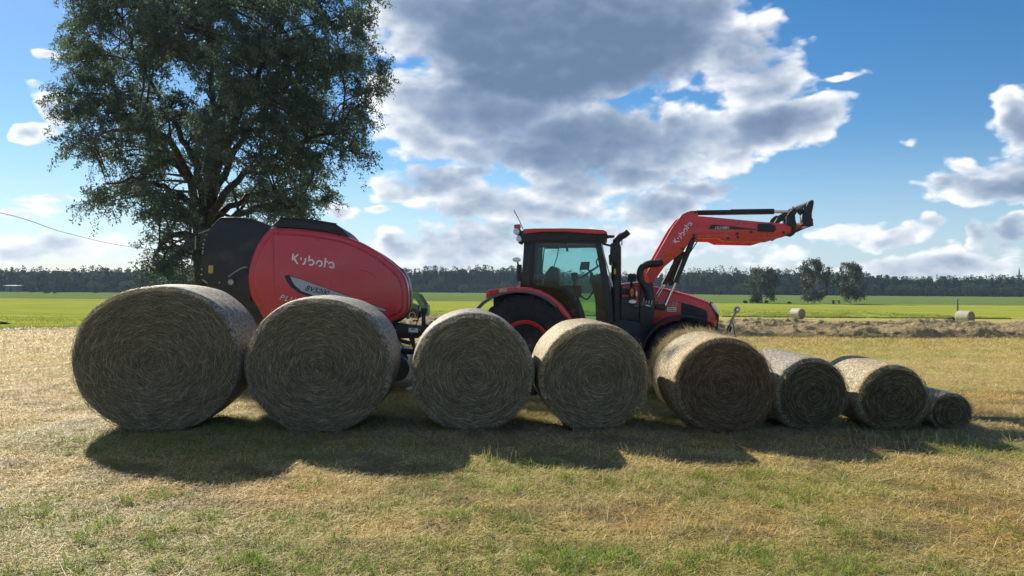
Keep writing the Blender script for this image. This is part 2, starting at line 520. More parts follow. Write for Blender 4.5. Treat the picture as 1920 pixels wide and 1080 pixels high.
def edge_y(X):
    """where the mown stubble ends and the bright meadow starts"""
    t = np.clip((X + 27) / 24, 0, 1)
    return 34 + (90 - 34) * (t * t * (3 - 2 * t)) + (fbm(X * .35, X * 0, 3) - .5) * 2.2
def strip(name, x0, x1, nx, y0f, y1, ny, lift, mat, pw=1.6):
    X = np.linspace(x0, x1, nx)[None, :].repeat(ny, 0)
    t = (np.linspace(0, 1, ny) ** pw)[:, None]
    Y = y0f(X) * (1 - t) + y1 * t
    Z = gz(Y) + lift * np.clip(t * 40, 0, 1) + (fbm(X * 1.1, Y * .8, 4, 3) - .5) * .10 * np.clip((140 - Y) / 60, 0, 1)
    V = np.stack([X, Y, Z], -1).reshape(-1, 3)
    i = np.arange(nx * (ny - 1)).reshape(ny - 1, nx)[:, :-1].ravel()
    return tag(ob(name, np_mesh(name, V, np.stack([i, i + 1, i + 1 + nx, i + nx], -1), mat, True)), kind='structure')
MEADOW = meadow_material('bright_meadow', (.15, .18, .028), (.24, .275, .042), (.36, .375, .085))
FARFIELD = meadow_material('far_green_field', (.075, .115, .030), (.11, .16, .045), (.16, .21, .065), 1.0, .3)
strip('meadow', -420, 560, 1300, edge_y, 205, 120, .07, MEADOW)
strip('far_field', -700, 800, 300, lambda X: 193 + (fbm(X * .03, X * 0, 8) - .5) * 16 + (fbm(X * .4, X * 0, 8) - .5) * 3, 470, 50, .12, FARFIELD, 1.2)

# ------------------------------------------------------------------ grass blades and straw, one mesh of ribbons
def ribbons(P, D, L, Wd, bend, col, seg=2, up=None):
    """P base points, D unit directions, L lengths, Wd widths; bend = droop along the length"""
    n = len(P); k = seg + 1
    if up is None:
        up = np.tile([0, 0, 1.0], (n, 1))
    side = np.cross(D, up); side /= np.linalg.norm(side, axis=1, keepdims=True) + 1e-9
    t = np.linspace(0, 1, k)
    pts = P[:, None, :] + D[:, None, :] * (L[:, None] * t)[:, :, None] + bend[:, None, :] * (t ** 2)[None, :, None]
    wd = Wd[:, None] * (1 - .75 * t ** 2)[None, :]
    a = pts - side[:, None, :] * wd[:, :, None] * .5
    b = pts + side[:, None, :] * wd[:, :, None] * .5
    V = np.stack([a, b], 2).reshape(-1, 3)
    base = (np.arange(n) * k * 2)[:, None] + (np.arange(seg) * 2)[None, :]
    Fq = np.stack([base, base + 1, base + 3, base + 2], -1).reshape(-1, 4)
    cc = np.repeat(col, k * 2, axis=0)
    return V, Fq, cc
def join_r(parts):
    Vs, Fs, Cs = [], [], []; off = 0
    for V, Fq, c in parts:
        Vs.append(V); Fs.append(Fq + off); Cs.append(c); off += len(V)
    return np.concatenate(Vs), np.concatenate(Fs), np.concatenate(Cs)
def rnd_dirs(n, tilt_lo, tilt_hi):
    a = RNG.uniform(0, 2 * np.pi, n); t = RNG.uniform(tilt_lo, tilt_hi, n)
    return np.stack([np.cos(a) * np.cos(t), np.sin(a) * np.cos(t), np.sin(t)], -1)
def lerp3(a, b, t):
    return np.asarray(a)[None] * (1 - t[:, None]) + np.asarray(b)[None] * t[:, None]
STRAW = tintmat('dry_grass', .6, .30)
BLADE = tintmat('green_grass_blades', .55, .45)

def greenness(X, Y):
    g = fbm(X * .55, Y * .75, 21, 4)
    g = (g - .49) * 4.5 + .30
    g = g + np.clip((5.7 - Y) * .22, -.30, .30) - np.clip((-X - 3.0) * .10, 0, .5) * np.clip((Y - 4.8), 0, 1)
    return np.clip(g, 0, 1)
def straw_cols(X, Y, n):
    g = greenness(X, Y) * RNG.uniform(.35, 1.15, n); g = np.clip(g, 0, 1)
    r = RNG.random(n); br = fbm(X * .9 + 40, Y * 1.2, 31, 3)
    dry = lerp3((.29, .205, .060), (.92, .74, .32), r ** 1.1)
    rb = np.clip((br - .52) * 9, 0, 1)[:, None]; lf = np.clip((-X - 1.5) * .16, 0, .5)[:, None]
    dry = dry * (1 - rb * np.array([.06, .17, .34]) * (1 - lf)) + lf * np.array([.07, .055, .03])
    dk = np.clip((fbm(X * 2.3 + 9, Y * 3.2, 57, 3) - .59) * 9, 0, .5)[:, None]
    dry = dry * (1 - dk)
    grn = lerp3((.20, .205, .045), (.54, .53, .15), RNG.random(n))
    return dry * (1 - g[:, None]) + grn * g[:, None]
def scatter(n, y0, y1, xm, power=1.0):
    Y = y0 + (y1 - y0) * RNG.random(n) ** power
    X = RNG.uniform(-1, 1, n) * (Y * .72 + xm)
    return X, Y
parts = []
n = 400000
X, Y = scatter(n, 3.9, 13.5, .8, 1.15)
Z = gzb(X, Y) + RNG.uniform(.0, .022, n)
sc = .8 + .05 * Y
L = RNG.uniform(.020, .075, n) * sc
parts.append(ribbons(np.stack([X, Y, Z], -1), rnd_dirs(n, .0, .85), L, RNG.uniform(.0025, .0055, n) * sc,
    np.stack([RNG.normal(0, .02, n), RNG.normal(0, .02, n), -RNG.random(n) * .03], -1), straw_cols(X, Y, n)))
n = 15000      # long pale straws lying on top
X, Y = scatter(n, 3.9, 16, .8, 1.1)
keep = fbm(X * .8, Y * .8, 77, 3) + np.clip(-X * .02, 0, .15) + np.where((Y > 6.3), .06, 0) > .50
X, Y = X[keep], Y[keep]; n = len(X)
Z = gzb(X, Y) + RNG.uniform(.012, .03, n)
parts.append(ribbons(np.stack([X, Y, Z], -1), rnd_dirs(n, -.08, .22), RNG.uniform(.08, .24, n), RNG.uniform(.0022, .0045, n),
    np.stack([RNG.normal(0, .05, n), RNG.normal(0, .05, n), -RNG.random(n) * .03], -1), lerp3((.42, .34, .19), (.72, .64, .44), RNG.random(n))))
n = 190000     # middle distance
X, Y = scatter(n, 12, 42, 2, 1.0)
keep = (Y < edge_y(X) - .3); X, Y = X[keep], Y[keep]; n = len(X)
Z = gzb(X, Y) + RNG.uniform(0, .02, n)
sc = Y / 13
parts.append(ribbons(np.stack([X, Y, Z], -1), rnd_dirs(n, .0, .7), RNG.uniform(.06, .13, n) * sc ** .6, RNG.uniform(.006, .011, n) * sc,
    np.stack([RNG.normal(0, .02, n), RNG.normal(0, .02, n), -RNG.random(n) * .02], -1), straw_cols(X, Y, n), seg=1))
n = 16000      # loose hay shed round the foot of the bales
X = RNG.uniform(-5.6, 6.2, n); Y = 9.0 + RNG.normal(0, .55, n)
parts.append(ribbons(np.stack([X, Y, gzb(X, Y) + RNG.uniform(.01, .05, n)], -1), rnd_dirs(n, -.1, .5), RNG.uniform(.05, .20, n), RNG.uniform(.003, .006, n),
    np.stack([RNG.normal(0, .04, n), RNG.normal(0, .04, n), -RNG.random(n) * .04], -1), lerp3((.20, .16, .09), (.72, .62, .42), RNG.random(n))))
V, Fq, cc = join_r(parts)
tag(ob('dry_grass', np_mesh('dry_grass', V, Fq, STRAW, False, cc)), 'short dry stubble and loose cut grass covering the mown field', 'grass', kind='stuff')
# green tufts
tuft = []
nt = 2600
X, Y = scatter(nt, 3.9, 12, .8, 1.2)
keep = (greenness(X, Y) > .62) | (RNG.random(nt) < .04)
X, Y = X[keep], Y[keep]
# the few lusher clumps one notices near the lower edge
for (px, py, k) in [(1085, 1045, 26), (1040, 1060, 14), (870, 968, 16), (940, 975, 8), (600, 912, 8), (470, 1055, 18), (1400, 1040, 14), (1160, 1050, 10), (250, 935, 7), (1310, 890, 8), (1420, 890, 8), (1000, 870, 6), (1560, 1060, 9), (1880, 1000, 10), (560, 1068, 12), (340, 925, 6)]:
    d = ray(px, py); t = -EYE.z / d.z
    X = np.append(X, d.x * t + RNG.normal(0, .13, k)); Y = np.append(Y, d.y * t + RNG.normal(0, .09, k))
m = len(X); nb = 22
X2 = np.repeat(X, nb) + RNG.normal(0, .028, m * nb); Y2 = np.repeat(Y, nb) + RNG.normal(0, .028, m * nb)
n = m * nb
tt = np.repeat(RNG.random(m), nb)
colr = lerp3((.10, .17, .02), (.27, .38, .06), np.clip(tt * .6 + RNG.random(n) * .5, 0, 1))
tuft.append(ribbons(np.stack([X2, Y2, gzb(X2, Y2)], -1), rnd_dirs(n, .5, 1.45), RNG.uniform(.035, .105, n), RNG.uniform(.003, .006, n),
    np.stack([RNG.normal(0, .03, n), RNG.normal(0, .03, n), -RNG.random(n) * .02], -1), colr))
V, Fq, cc = join_r(tuft)
tag(ob('green_grass', np_mesh('green_grass', V, Fq, BLADE, False, cc)), 'fresh green tufts growing up through the dry stubble', 'grass', kind='stuff')
# standing stubble stalks at the front of the shadow
st = []
for (px, py, k, s) in [(1625, 838, 60, .35), (1800, 828, 70, .45), (1240, 930, 50, .5), (1200, 905, 40, .5), (1330, 1000, 80, .35), (1220, 850, 50, .4), (900, 865, 40, .35), (1700, 1000, 50, .8), (1100, 960, 40, .5), (1880, 960, 40, .4)]:
    d = ray(px, py); t = -EYE.z / d.z
    x = d.x * t + RNG.normal(0, s, k); y = d.y * t + RNG.normal(0, s * .35, k)
    st.append(ribbons(np.stack([x, y, gzb(x, y)], -1), rnd_dirs(k, .9, 1.5), RNG.uniform(.06, .17, k), RNG.uniform(.004, .007, k),
        np.stack([RNG.normal(0, .02, k), RNG.normal(0, .02, k), np.zeros(k)], -1), lerp3((.45, .36, .18), (.72, .62, .38), RNG.random(k))))
V, Fq, cc = join_r(st)
tag(ob('stubble_stalks', np_mesh('stubble_stalks', V, Fq, STRAW, False, cc)), 'taller pale stalks left standing in patches in front of the bales', 'grass', kind='stuff')
# rough grass along the near edge of the meadow, and taller grass in it
n = 130000
X = RNG.uniform(-62, 60, n); e = edge_y(X)
Y = e + np.abs(RNG.normal(0, 1, n)) * np.where(RNG.random(n) < .25, .6, 16.0)
keep = fbm(X * .9, Y * .45, 91, 4) > np.where(Y < e + 1, .35, .50); X, Y = X[keep], Y[keep]; n = len(X)
Z = gz(Y) + .03
g = RNG.random(n)
V, Fq, cc = ribbons(np.stack([X, Y, Z], -1), rnd_dirs(n, .6, 1.4), RNG.uniform(.10, .24, n), RNG.uniform(.02, .04, n) * np.clip(Y / 40, .7, 3),
    np.stack([RNG.normal(0, .05, n), RNG.normal(0, .05, n), -RNG.random(n) * .05], -1), lerp3((.12, .17, .018), (.30, .35, .05), g), seg=1)
tag(ob('meadow_grass', np_mesh('meadow_grass', V, Fq, BLADE, False, cc)), 'longer bright green grass along the near edge of the meadow', 'grass', kind='stuff')

n = 15000   # grey, weathered cuttings left in a strip between the stubble and the meadow
X = RNG.uniform(-48, -6, n); Y = edge_y(X) - .4 + RNG.normal(0, .55, n); Z = gz(Y) + RNG.uniform(.0, .10, n)
V, Fq, cc = ribbons(np.stack([X, Y, Z], -1), rnd_dirs(n, -.1, .5), RNG.uniform(.10, .30, n), RNG.uniform(.015, .03, n),
    np.stack([RNG.normal(0, .05, n), RNG.normal(0, .05, n), -RNG.random(n) * .05], -1), lerp3((.13, .12, .085), (.46, .43, .33), RNG.random(n)), seg=1)
tag(ob('weathered_cuttings', np_mesh('weathered_cuttings', V, Fq, STRAW, False, cc)), 'grey strip of old cuttings where the stubble meets the left meadow', 'hay', kind='stuff')

# ------------------------------------------------------------------ round hay bales
def net_mat(name, base):
    m = bpy.data.materials.new(name); m.use_nodes = True
    T = NT(m.node_tree); b = T.n['Principled BSDF']
    uv = T.node('ShaderNodeTexCoord').outputs['UV']
    u, v, _ = T.sep(uv)
    fine = T.noise(T.comb(T.math('MULTIPLY', u, 1.0), T.math('MULTIPLY', v, 1.0), 0), 26, 5, .9)
    hoops = T.noise(T.comb(T.math('MULTIPLY', u, .5), T.math('MULTIPLY', v, 28), 0), 1.0, 4, .7)
    big = T.noise(uv, 3.2, 4, .6)
    c = T.ramp(fine, [(.40, tuple(x * .22 for x in base)), (.5, tuple(x * .70 for x in base)), (.60, tuple(min(.9, x * 1.9) for x in base))])
    c = T.mix(T.smooth(hoops, .45, .70, 0, .5), c, tuple(x * .42 for x in base))
    c = T.mix(T.smooth(big, .45, .75, 0, .35), c, tuple(x * 1.2 for x in base))
    T.l.new(c, b.inputs['Base Color']); b.inputs['Roughness'].default_value = .62
    b.inputs['Specular IOR Level'].default_value = .3
    bn = T.node('ShaderNodeBump'); bn.inputs['Strength'].default_value = .9; bn.inputs['Distance'].default_value = .012
    T.put(bn.inputs['Height'], T.math('ADD', fine, T.math('MULTIPLY', hoops, .9))); T.l.new(bn.outputs[0], b.inputs['Normal'])
    return m
def end_mat(name, dark, light):
    m = bpy.data.materials.new(name); m.use_nodes = True
    T = NT(m.node_tree); b = T.n['Principled BSDF']
    p = T.node('ShaderNodeTexCoord').outputs['Object']
    x, y, z = T.sep(p)
    r = T.math('SQRT', T.math('ADD', T.math('MULTIPLY', x, x), T.math('MULTIPLY', z, z)))
    a = T.math('ARCTAN2', z, x)
    r2 = T.math('ADD', r, T.math('MULTIPLY', T.math('SUBTRACT', T.noise(p, 3.5, 4), .5), .10))
    v = T.comb(T.math('MULTIPLY', T.math('COSINE', a), 2.4), T.math('MULTIPLY', T.math('SINE', a), 2.4), T.math('MULTIPLY', r2, 52))
    n1 = T.noise(v, 1.0, 5, .72)
    v2 = T.comb(T.math('MULTIPLY', T.math('COSINE', a), 6), T.math('MULTIPLY', T.math('SINE', a), 6), T.math('MULTIPLY', r2, 170))
    n2 = T.noise(v2, 1.0, 3, .7)
    f = T.math('ADD', T.math('MULTIPLY', n1, .6), T.math('MULTIPLY', n2, .4))
    c = T.ramp(f, [(.36, dark), (.52, tuple((d + l) / 2 for d, l in zip(dark, light))), (.68, light)])
    c = T.mix(T.smooth(T.noise(T.vmath('ADD', p, dark), 1.9, 4, .6), .44, .68, 0, .55), c, T.mix(f, (.07, .045, .022), (.30, .19, .10)))
    T.l.new(c, b.inputs['Base Color']); b.inputs['Roughness'].default_value = .85
    b.inputs['Specular IOR Level'].default_value = .15
    bn = T.node('ShaderNodeBump'); bn.inputs['Strength'].default_value = 1.0; bn.inputs['Distance'].default_value = .03
    T.put(bn.inputs['Height'], f); T.l.new(bn.outputs[0], b.inputs['Normal'])
    return m

def bale(fx, fy, rx, rz, length, dx, net, endm, cols, label, nr, group, ragged=0.0, seed=0, seg=128, detail=1.0, zoff=0.0, simple=False):
    """face centre x, face y, half width, half height; the axis runs from the face backwards"""
    yaw = math.atan2(-dx, length)
    base_z = float(gz(fy + length * .5)) if fy > 20 else -.015
    root = empty('round_hay_bale', (fx, fy, base_z + zoff), yaw)
    tag(root, label, 'hay bale', group)
    rs = np.random.default_rng(seed + 100)
    th = np.linspace(0, 2 * np.pi, seg + 1)
    cr = min(.07, rx * .14)                                    # rounding of the rim
    prof = []
    for t in np.linspace(0, 1, 5):
        prof.append((1 - cr * (1 - math.sin(t * math.pi / 2)) / rx, cr * (1 - math.cos(t * math.pi / 2))))
    mid = [(1 + .006 * math.sin(k * 1.7 + seed) + .012 * math.sin(math.pi * k / 15), cr + (length - 2 * cr) * k / 15) for k in range(1, 15)]
    prof = prof + mid + [(a, length - h) for a, h in prof[::-1]]
    def squash(x, z):
        # resting flat on the ground: the lowest part spreads a little
        zz = z + rz
        lim = .075 * rz
        zz = np.where(zz < lim, lim * .5 + zz * .5, zz)
        return x * (1 + .035 * np.clip(.8 - zz / rz, 0, 1)), zz
    V, UV = [], []
    ph = rs.uniform(0, 6.28, 4)
    for (k, h) in prof:
        wob = 1 + .009 * np.sin(3 * th + ph[0]) + .007 * np.sin(5 * th + ph[1]) + .004 * np.sin(11 * th + ph[2] + h * 3) + .012 * (fbm(np.cos(th) * 6 + seed, np.sin(th) * 6 + h * 2.5, seed, 3) - .5)
        x = rx * k * np.cos(th) * wob; z = rz * k * np.sin(th) * wob
        x, z = squash(x, z)
        V.append(np.stack([x, np.full_like(x, h), z], -1)); UV.append(np.stack([th * rx, np.full_like(th, h)], -1))
    V = np.concatenate(V); UV = np.concatenate(UV)
    m = seg + 1; i = np.arange(len(prof) - 1)[:, None] * m + np.arange(seg)[None, :]; i = i.ravel()
    ob('net_wrap', np_mesh('net_wrap', V, np.stack([i, i + 1, i + 1 + m, i + m], -1), net, True, uv=UV), root)
    # the two ends: coiled layers, slightly bulged
    for side in (0, 1):
        rings = max(10, int(34 * detail)); E = []
        rr = np.linspace(0.004, prof[0][0] + .002, rings)
        for k, q in enumerate(rr):
            lay = (.010 * math.sin(q * rx * 70) + .006 * math.sin(q * rx * 173)) * detail
            wob = 1 + .010 * np.sin(2 * th + ph[3] + q * 3) * (1 - q)
            yy = -(.035 * (1 - q ** 2) * rx) - lay * (.5 + .5 * np.sin(th * 3 + q * 9)) - .012 * (fbm(np.cos(th) * q * 5 * rx, np.sin(th) * q * 5 * rx, seed, 3) - .5) * 3 * (1 - q ** 6)
            x = rx * q * np.cos(th) * wob; z = rz * q * np.sin(th) * wob
            x, z = squash(x, z)
            E.append(np.stack([x, yy if side == 0 else length - yy, z - rz], -1))
        E = np.concatenate(E); i = (np.arange(rings - 1)[:, None] * m + np.arange(seg)[None, :]).ravel()
        q4 = np.stack([i, i + 1, i + 1 + m, i + m], -1)
        o = ob('hay_end', np_mesh('hay_end', E, q4 if side == 1 else q4[:, ::-1], endm, True), root, (0, 0, rz))
    if simple:
        return root
    # straw ribbons following the coils of the visible end
    n = int(nr * 2.7)
    r0 = np.sqrt(rs.random(n)) * .985 * prof[0][0]; a0 = rs.uniform(0, 2 * np.pi, n)
    seglen = rs.uniform(.05, .24, n) * (.5 + .6 * r0)
    k = 4
    t = np.linspace(0, 1, k)
    da = seglen / (np.maximum(r0, .12) * rx)
    drift = rs.normal(0, .065, n) * np.where(rs.random(n) < .14, 3.2, 1)
    sgn = np.where(rs.random(n) < .5, -1, 1)
    A = a0[:, None] + sgn[:, None] * da[:, None] * t[None, :]
    Q = np.clip(r0[:, None] + drift[:, None] * (t[None, :]) * (seglen[:, None] / .2), 0, .985)
    lift = rs.uniform(.004, .022, n)[:, None] * (1 + .8 * np.sin(np.pi * t))[None, :]
    bulge = .035 * (1 - Q ** 2) * rx + .010
    Px = rx * Q * np.cos(A); Pz = rz * Q * np.sin(A)
    Px, Pz = squash(Px, Pz)
    Py = -(bulge + lift)
    P = np.stack([Px, Py, Pz], -1)
    T_ = np.gradient(P, axis=1); T_ /= np.linalg.norm(T_, axis=2, keepdims=True) + 1e-9
    nrm = np.array([0, -1.0, 0])[None, None, :] + rs.normal(0, .45, (n, 1, 3))
    sd_ = np.cross(T_, nrm); sd_ /= np.linalg.norm(sd_, axis=2, keepdims=True) + 1e-9
    wd = rs.uniform(.0009, .0022, n)[:, None, None]
    a_ = P - sd_ * wd; b_ = P + sd_ * wd
    V1 = np.stack([a_, b_], 2).reshape(-1, 3)
    bs = (np.arange(n) * k * 2)[:, None] + (np.arange(k - 1) * 2)[None, :]
    F1 = np.stack([bs, bs + 1, bs + 3, bs + 2], -1).reshape(-1, 4)
    tr = np.where(rs.random(n) < .16, rs.uniform(.45, 1.0, n), rs.random(n) ** 2 * .45)
    c1 = np.repeat(lerp3(cols[0], cols[1], tr), k * 2, axis=0)
    parts = [(V1, F1, c1)]
    # stray straws at the rim and over the net
    n2 = int(120 + 1000 * ragged)
    a = rs.uniform(0, 2 * np.pi, n2); hh = np.abs(rs.normal(0, .03, n2))
    x, z = squash(rx * np.cos(a) * .99, rz * np.sin(a) * .99)
    Pb = np.stack([x, hh, z], -1)
    out = np.stack([np.cos(a), np.zeros(n2), np.sin(a)], -1); tang = np.stack([-np.sin(a), np.zeros(n2), np.cos(a)], -1) * np.where(rs.random(n2) < .5, 1, -1)[:, None]
    D = tang + out * rs.uniform(-.1, .30 + ragged * .3, n2)[:, None] + np.array([0, -1, 0]) * rs.uniform(-.3, .5, n2)[:, None]
    D /= np.linalg.norm(D, axis=1, keepdims=True)
    parts.append(ribbons(Pb, D, rs.uniform(.04, .13, n2) * (1 + ragged), rs.uniform(.003, .006, n2), rs.normal(0, .02, (n2, 3)), lerp3(cols[1], (.62, .54, .34), rs.random(n2)), up=out))
    V, Fq, cc = join_r(parts)
    V[:, 2] = np.maximum(V[:, 2], .01)
    o = ob('loose_straw', np_mesh('loose_straw', V, Fq, STRAW, False, cc), root)
    o['kind'] = 'stuff'
    if ragged > .5:   # hay bulging out of the far rim, not held by the net
        n3 = 4200
        a = rs.uniform(-.1, np.pi * 1.05, n3); hh = length - np.abs(rs.normal(.02, .09, n3))
        x = rx * np.cos(a); z = rz + rz * np.sin(a)
        Pb = np.stack([x, hh, np.maximum(z, .02)], -1); out = np.stack([np.cos(a), np.zeros(n3), np.sin(a)], -1)
        tang = np.stack([-np.sin(a), np.zeros(n3), np.cos(a)], -1)
        D = tang * rs.normal(0, 1, n3)[:, None] + out * rs.uniform(.0, .5, n3)[:, None] + np.array([0, 1, 0]) * rs.normal(.1, .5, n3)[:, None]
        D /= np.linalg.norm(D, axis=1, keepdims=True)
        V, Fq, cc = ribbons(Pb, D, rs.uniform(.03, .13, n3), rs.uniform(.002, .0045, n3), rs.normal(0, .025, (n3, 3)), lerp3((.22, .17, .08), (.62, .52, .32), rs.random(n3)), up=np.array([0, 1.0, 0]) + rs.normal(0, .3, (n3, 3)))
        o = ob('ragged_hay_rim', np_mesh('ragged_hay_rim', V, Fq, STRAW, False, cc), root); o['kind'] = 'stuff'
    return root
NET_G = net_mat('net_wrap_grey', (.30, .28, .235)); NET_B = net_mat('net_wrap_straw', (.40, .33, .20))
END_G = end_mat('coiled_hay_grey_green', (.105, .090, .055), (.46, .405, .25))
END_B = end_mat('coiled_hay_brown', (.085, .060, .034), (.38, .275, .16))
END_D = end_mat('coiled_hay_dark_green', (.050, .052, .027), (.26, .25, .135))
CG = ((.15, .13, .08), (.72, .64, .42)); CB = ((.09, .062, .032), (.55, .40, .235)); CD = ((.045, .048, .022), (.42, .38, .22))
G1 = 'row of round hay bales in the foreground'
bale(-4.12, 8.66, .95, .865, 1.22, -.15, NET_G, END_G, CG, 'largest grey green round hay bale, first on the left of the row', 9500, G1, 0, 1)
bale(-2.25, 8.72, .855, .80, 1.22, -.085, NET_G, END_G, CG, 'second largest round hay bale, standing in front of the red baler hood', 8000, G1, .1, 2)
bale(-.455, 8.80, .73, .715, 1.2, -.10, NET_G, END_G, CG, 'round hay bale in front of the gap between baler and tractor rear wheel', 6500, G1, .05, 3)
bale(1.00, 8.92, .672, .655, 1.2, -.075, NET_B, END_G, CG, 'round hay bale in front of the tractor cab, its upper left side sunlit', 5600, G1, .1, 4)
bale(2.54, 8.88, .605, .572, 1.2, -.06, NET_B, END_B, CB, 'brown round hay bale below the tractor bonnet, ragged hay at its far rim', 5600, G1, 1.0, 5)
bale(3.62, 8.97, .462, .455, 1.2, -.13, NET_G, END_D, CD, 'dark green faced round bale, third smallest in the row', 3800, G1, .2, 6)
bale(4.615, 9.0, .43, .412, 1.2, .0, NET_B, END_D, CD, 'second smallest round bale, dark faced, to the left of the tiniest one', 3200, G1, .35, 7)
bale(5.37, 9.1, .262, .235, 1.2, -.05, NET_G, END_D, CD, 'tiniest round hay bale at the right end of the row', 1700, G1, .2, 8)
# two bales lying far out in the field
def far_bale(px, Yd, r, ln, yaw, lab):
    p = W(px, 590, Yd)
    b = bale(p.x, Yd, r, r, ln, 0, NET_FAR, END_G, CG, lab, 0, 'bales left lying out in the field', 0, int(px), 48, .5, simple=True)
    b.rotation_euler.z = yaw
NET_FAR = net_mat('net_wrap_far', (.52, .47, .36))
far_bale(1504, 83, .60, 1.25, R(27), 'distant round bale in the field straight below the leftmost and middle birches')
far_bale(1822, 69.5, .60, 1.25, R(28), 'distant round bale lying in front of the thin post at the right')

# ------------------------------------------------------------------ windrows of raked hay
HAYROW = None
def hayrow_mat():
    m = bpy.data.materials.new('raked_hay'); m.use_nodes = True
    T = NT(m.node_tree); b = T.n['Principled BSDF']
    p = T.node('ShaderNodeTexCoord').outputs['Object']
    f = T.noise(T.vmath('MULTIPLY', p, (.7, 1, 1.6)), 9, 7, .75)
    g = T.noise(p, 1.3, 4)
    c = T.ramp(f, [(.3, (.14, .105, .05)), (.5, (.36, .285, .15)), (.7, (.60, .49, .28))])
    c = T.mix(T.smooth(g, .5, .7, 0, .35), c, (.20, .19, .09))
    T.l.new(c, b.inputs['Base Color']); b.inputs['Roughness'].default_value = .9; b.inputs['Specular IOR Level'].default_value = .1
    bn = T.node('ShaderNodeBump'); bn.inputs['Strength'].default_value = 1.0; bn.inputs['Distance'].default_value = .12
    T.put(bn.inputs['Height'], f); T.l.new(bn.outputs[0], b.inputs['Normal'])
    return m
HAYROW = hayrow_mat()
def windrow(y0, x0, x1, h, w, seed, label):
    nx = int((x1 - x0) / .12); nc = 22
    x = np.linspace(x0, x1, nx)[:, None].repeat(nc, 1); c = np.linspace(-1, 1, nc)[None, :].repeat(nx, 0)
    yc = y0 + (fbm(x * .12, x * 0, seed, 3) - .5) * 3.0
    hh = h * (.15 + 1.6 * fbm(x * .55, x * 0 + 3, seed + 5, 4)) * np.clip((x - x0) / 1.5, .05, 1)
    ww = w * (.75 + .6 * fbm(x * .4, x * 0 + 9, seed + 8, 3))
    prof = (1 - np.abs(c) ** 2.1)
    y = yc + c * ww * .5
    z = gz(y) - .03 + hh * prof * (.75 + .55 * fbm(x * 2.6, y * 2.6, seed + 2, 4)) + (fbm(x * 5, y * 5, seed + 1, 3) - .5) * .26 * prof
    y = y + (fbm(x * 2.2, z * 5, seed + 12, 3) - .5) * .5 * prof
    V = np.stack([x, y, z], -1).reshape(-1, 3)
    i = (np.arange(nx - 1)[:, None] * nc + np.arange(nc - 1)[None, :]).ravel()
    root = ob('hay_windrow', np_mesh('hay_windrow', V, np.stack([i, i + nc, i + nc + 1, i + 1], -1), HAYROW, True))
    tag(root, label, 'hay', 'raked hay rows across the field', 'stuff')
    k = 19000
    idx = RNG.integers(0, len(V), k); P = V[idx] + RNG.normal(0, .04, (k, 3))
    dd = rnd_dirs(k, -.3, .9)
    V2, F2, c2 = ribbons(P, dd, RNG.uniform(.10, .34, k), RNG.uniform(.010, .022, k) * y0 / 40, np.stack([RNG.normal(0, .06, k), RNG.normal(0, .06, k), -RNG.random(k) * .14], -1), lerp3((.20, .16, .09), (.68, .58, .38), RNG.random(k)), seg=2)
    o = ob('loose_hay', np_mesh('loose_hay', V2, F2, STRAW, False, c2), root); o['kind'] = 'stuff'
windrow(35.5, -11, 50, .46, 1.9, 1, 'nearest raked row of cut hay, highest and darkest on its shaded side')
windrow(41.5, -9, 54, .40, 1.9, 2, 'second raked row of hay, just behind the nearest one')
windrow(49, -9, 60, .40, 2.0, 3, 'third raked row of hay, counted from the bales')
windrow(58, -9, 66, .40, 2.1, 4, 'furthest raked row of hay, in front of the two distant bales')

# ------------------------------------------------------------------ foliage clouds
def leaf_quads(P, size, asp=2.2, droop=0.0, rs=RNG):
    """random leaf shaped quads (diamonds) at P"""
    n = len(P)
    a = rs.normal(0, 1, (n, 3)); a[:, 2] -= droop; a /= np.linalg.norm(a, axis=1, keepdims=True)
    b = np.cross(a, rs.normal(0, 1, (n, 3))); b /= np.linalg.norm(b, axis=1, keepdims=True)
    s = size * rs.uniform(.6, 1.35, n)
    s = s[:, None]
    V = np.stack([P - a * s * .5, P + b * s * .5 / asp, P + a * s * .5, P - b * s * .5 / asp], 1).reshape(-1, 3)
    i = np.arange(n) * 4
    return V, np.stack([i, i + 1, i + 2, i + 3], -1)
def col1(v):
    return np.stack([v, v, v], -1)
def foliage(name, P, size, tint, mat, asp=2.2, droop=0.0):
    V, Fq = leaf_quads(P, size, asp, droop)
    return np_mesh(name, V, Fq, mat, False, np.repeat(col1(tint), 4, axis=0))
LEAF_WILLOW = leafmat('willow_leaves', [(0, (.055, .088, .078)), (.5, (.098, .142, .120)), (1, (.18, .225, .175))], .48, .6, .25)
LEAF_FOREST = leafmat('forest_leaves', [(0, (.012, .026, .012)), (.5, (.034, .064, .022)), (1, (.095, .135, .04))], .25, .8, .1)
LEAF_BIRCH = leafmat('birch_leaves', [(0, (.03, .045, .022)), (.5, (.060, .085, .038)), (1, (.12, .14, .06))], .3, .5, .4)
SHADE_DARK = principled('forest_shade', (.008, .014, .007), 1.0, 0, .4, 1, spec=0)  # near-black colour that puts shade inside the far crowns

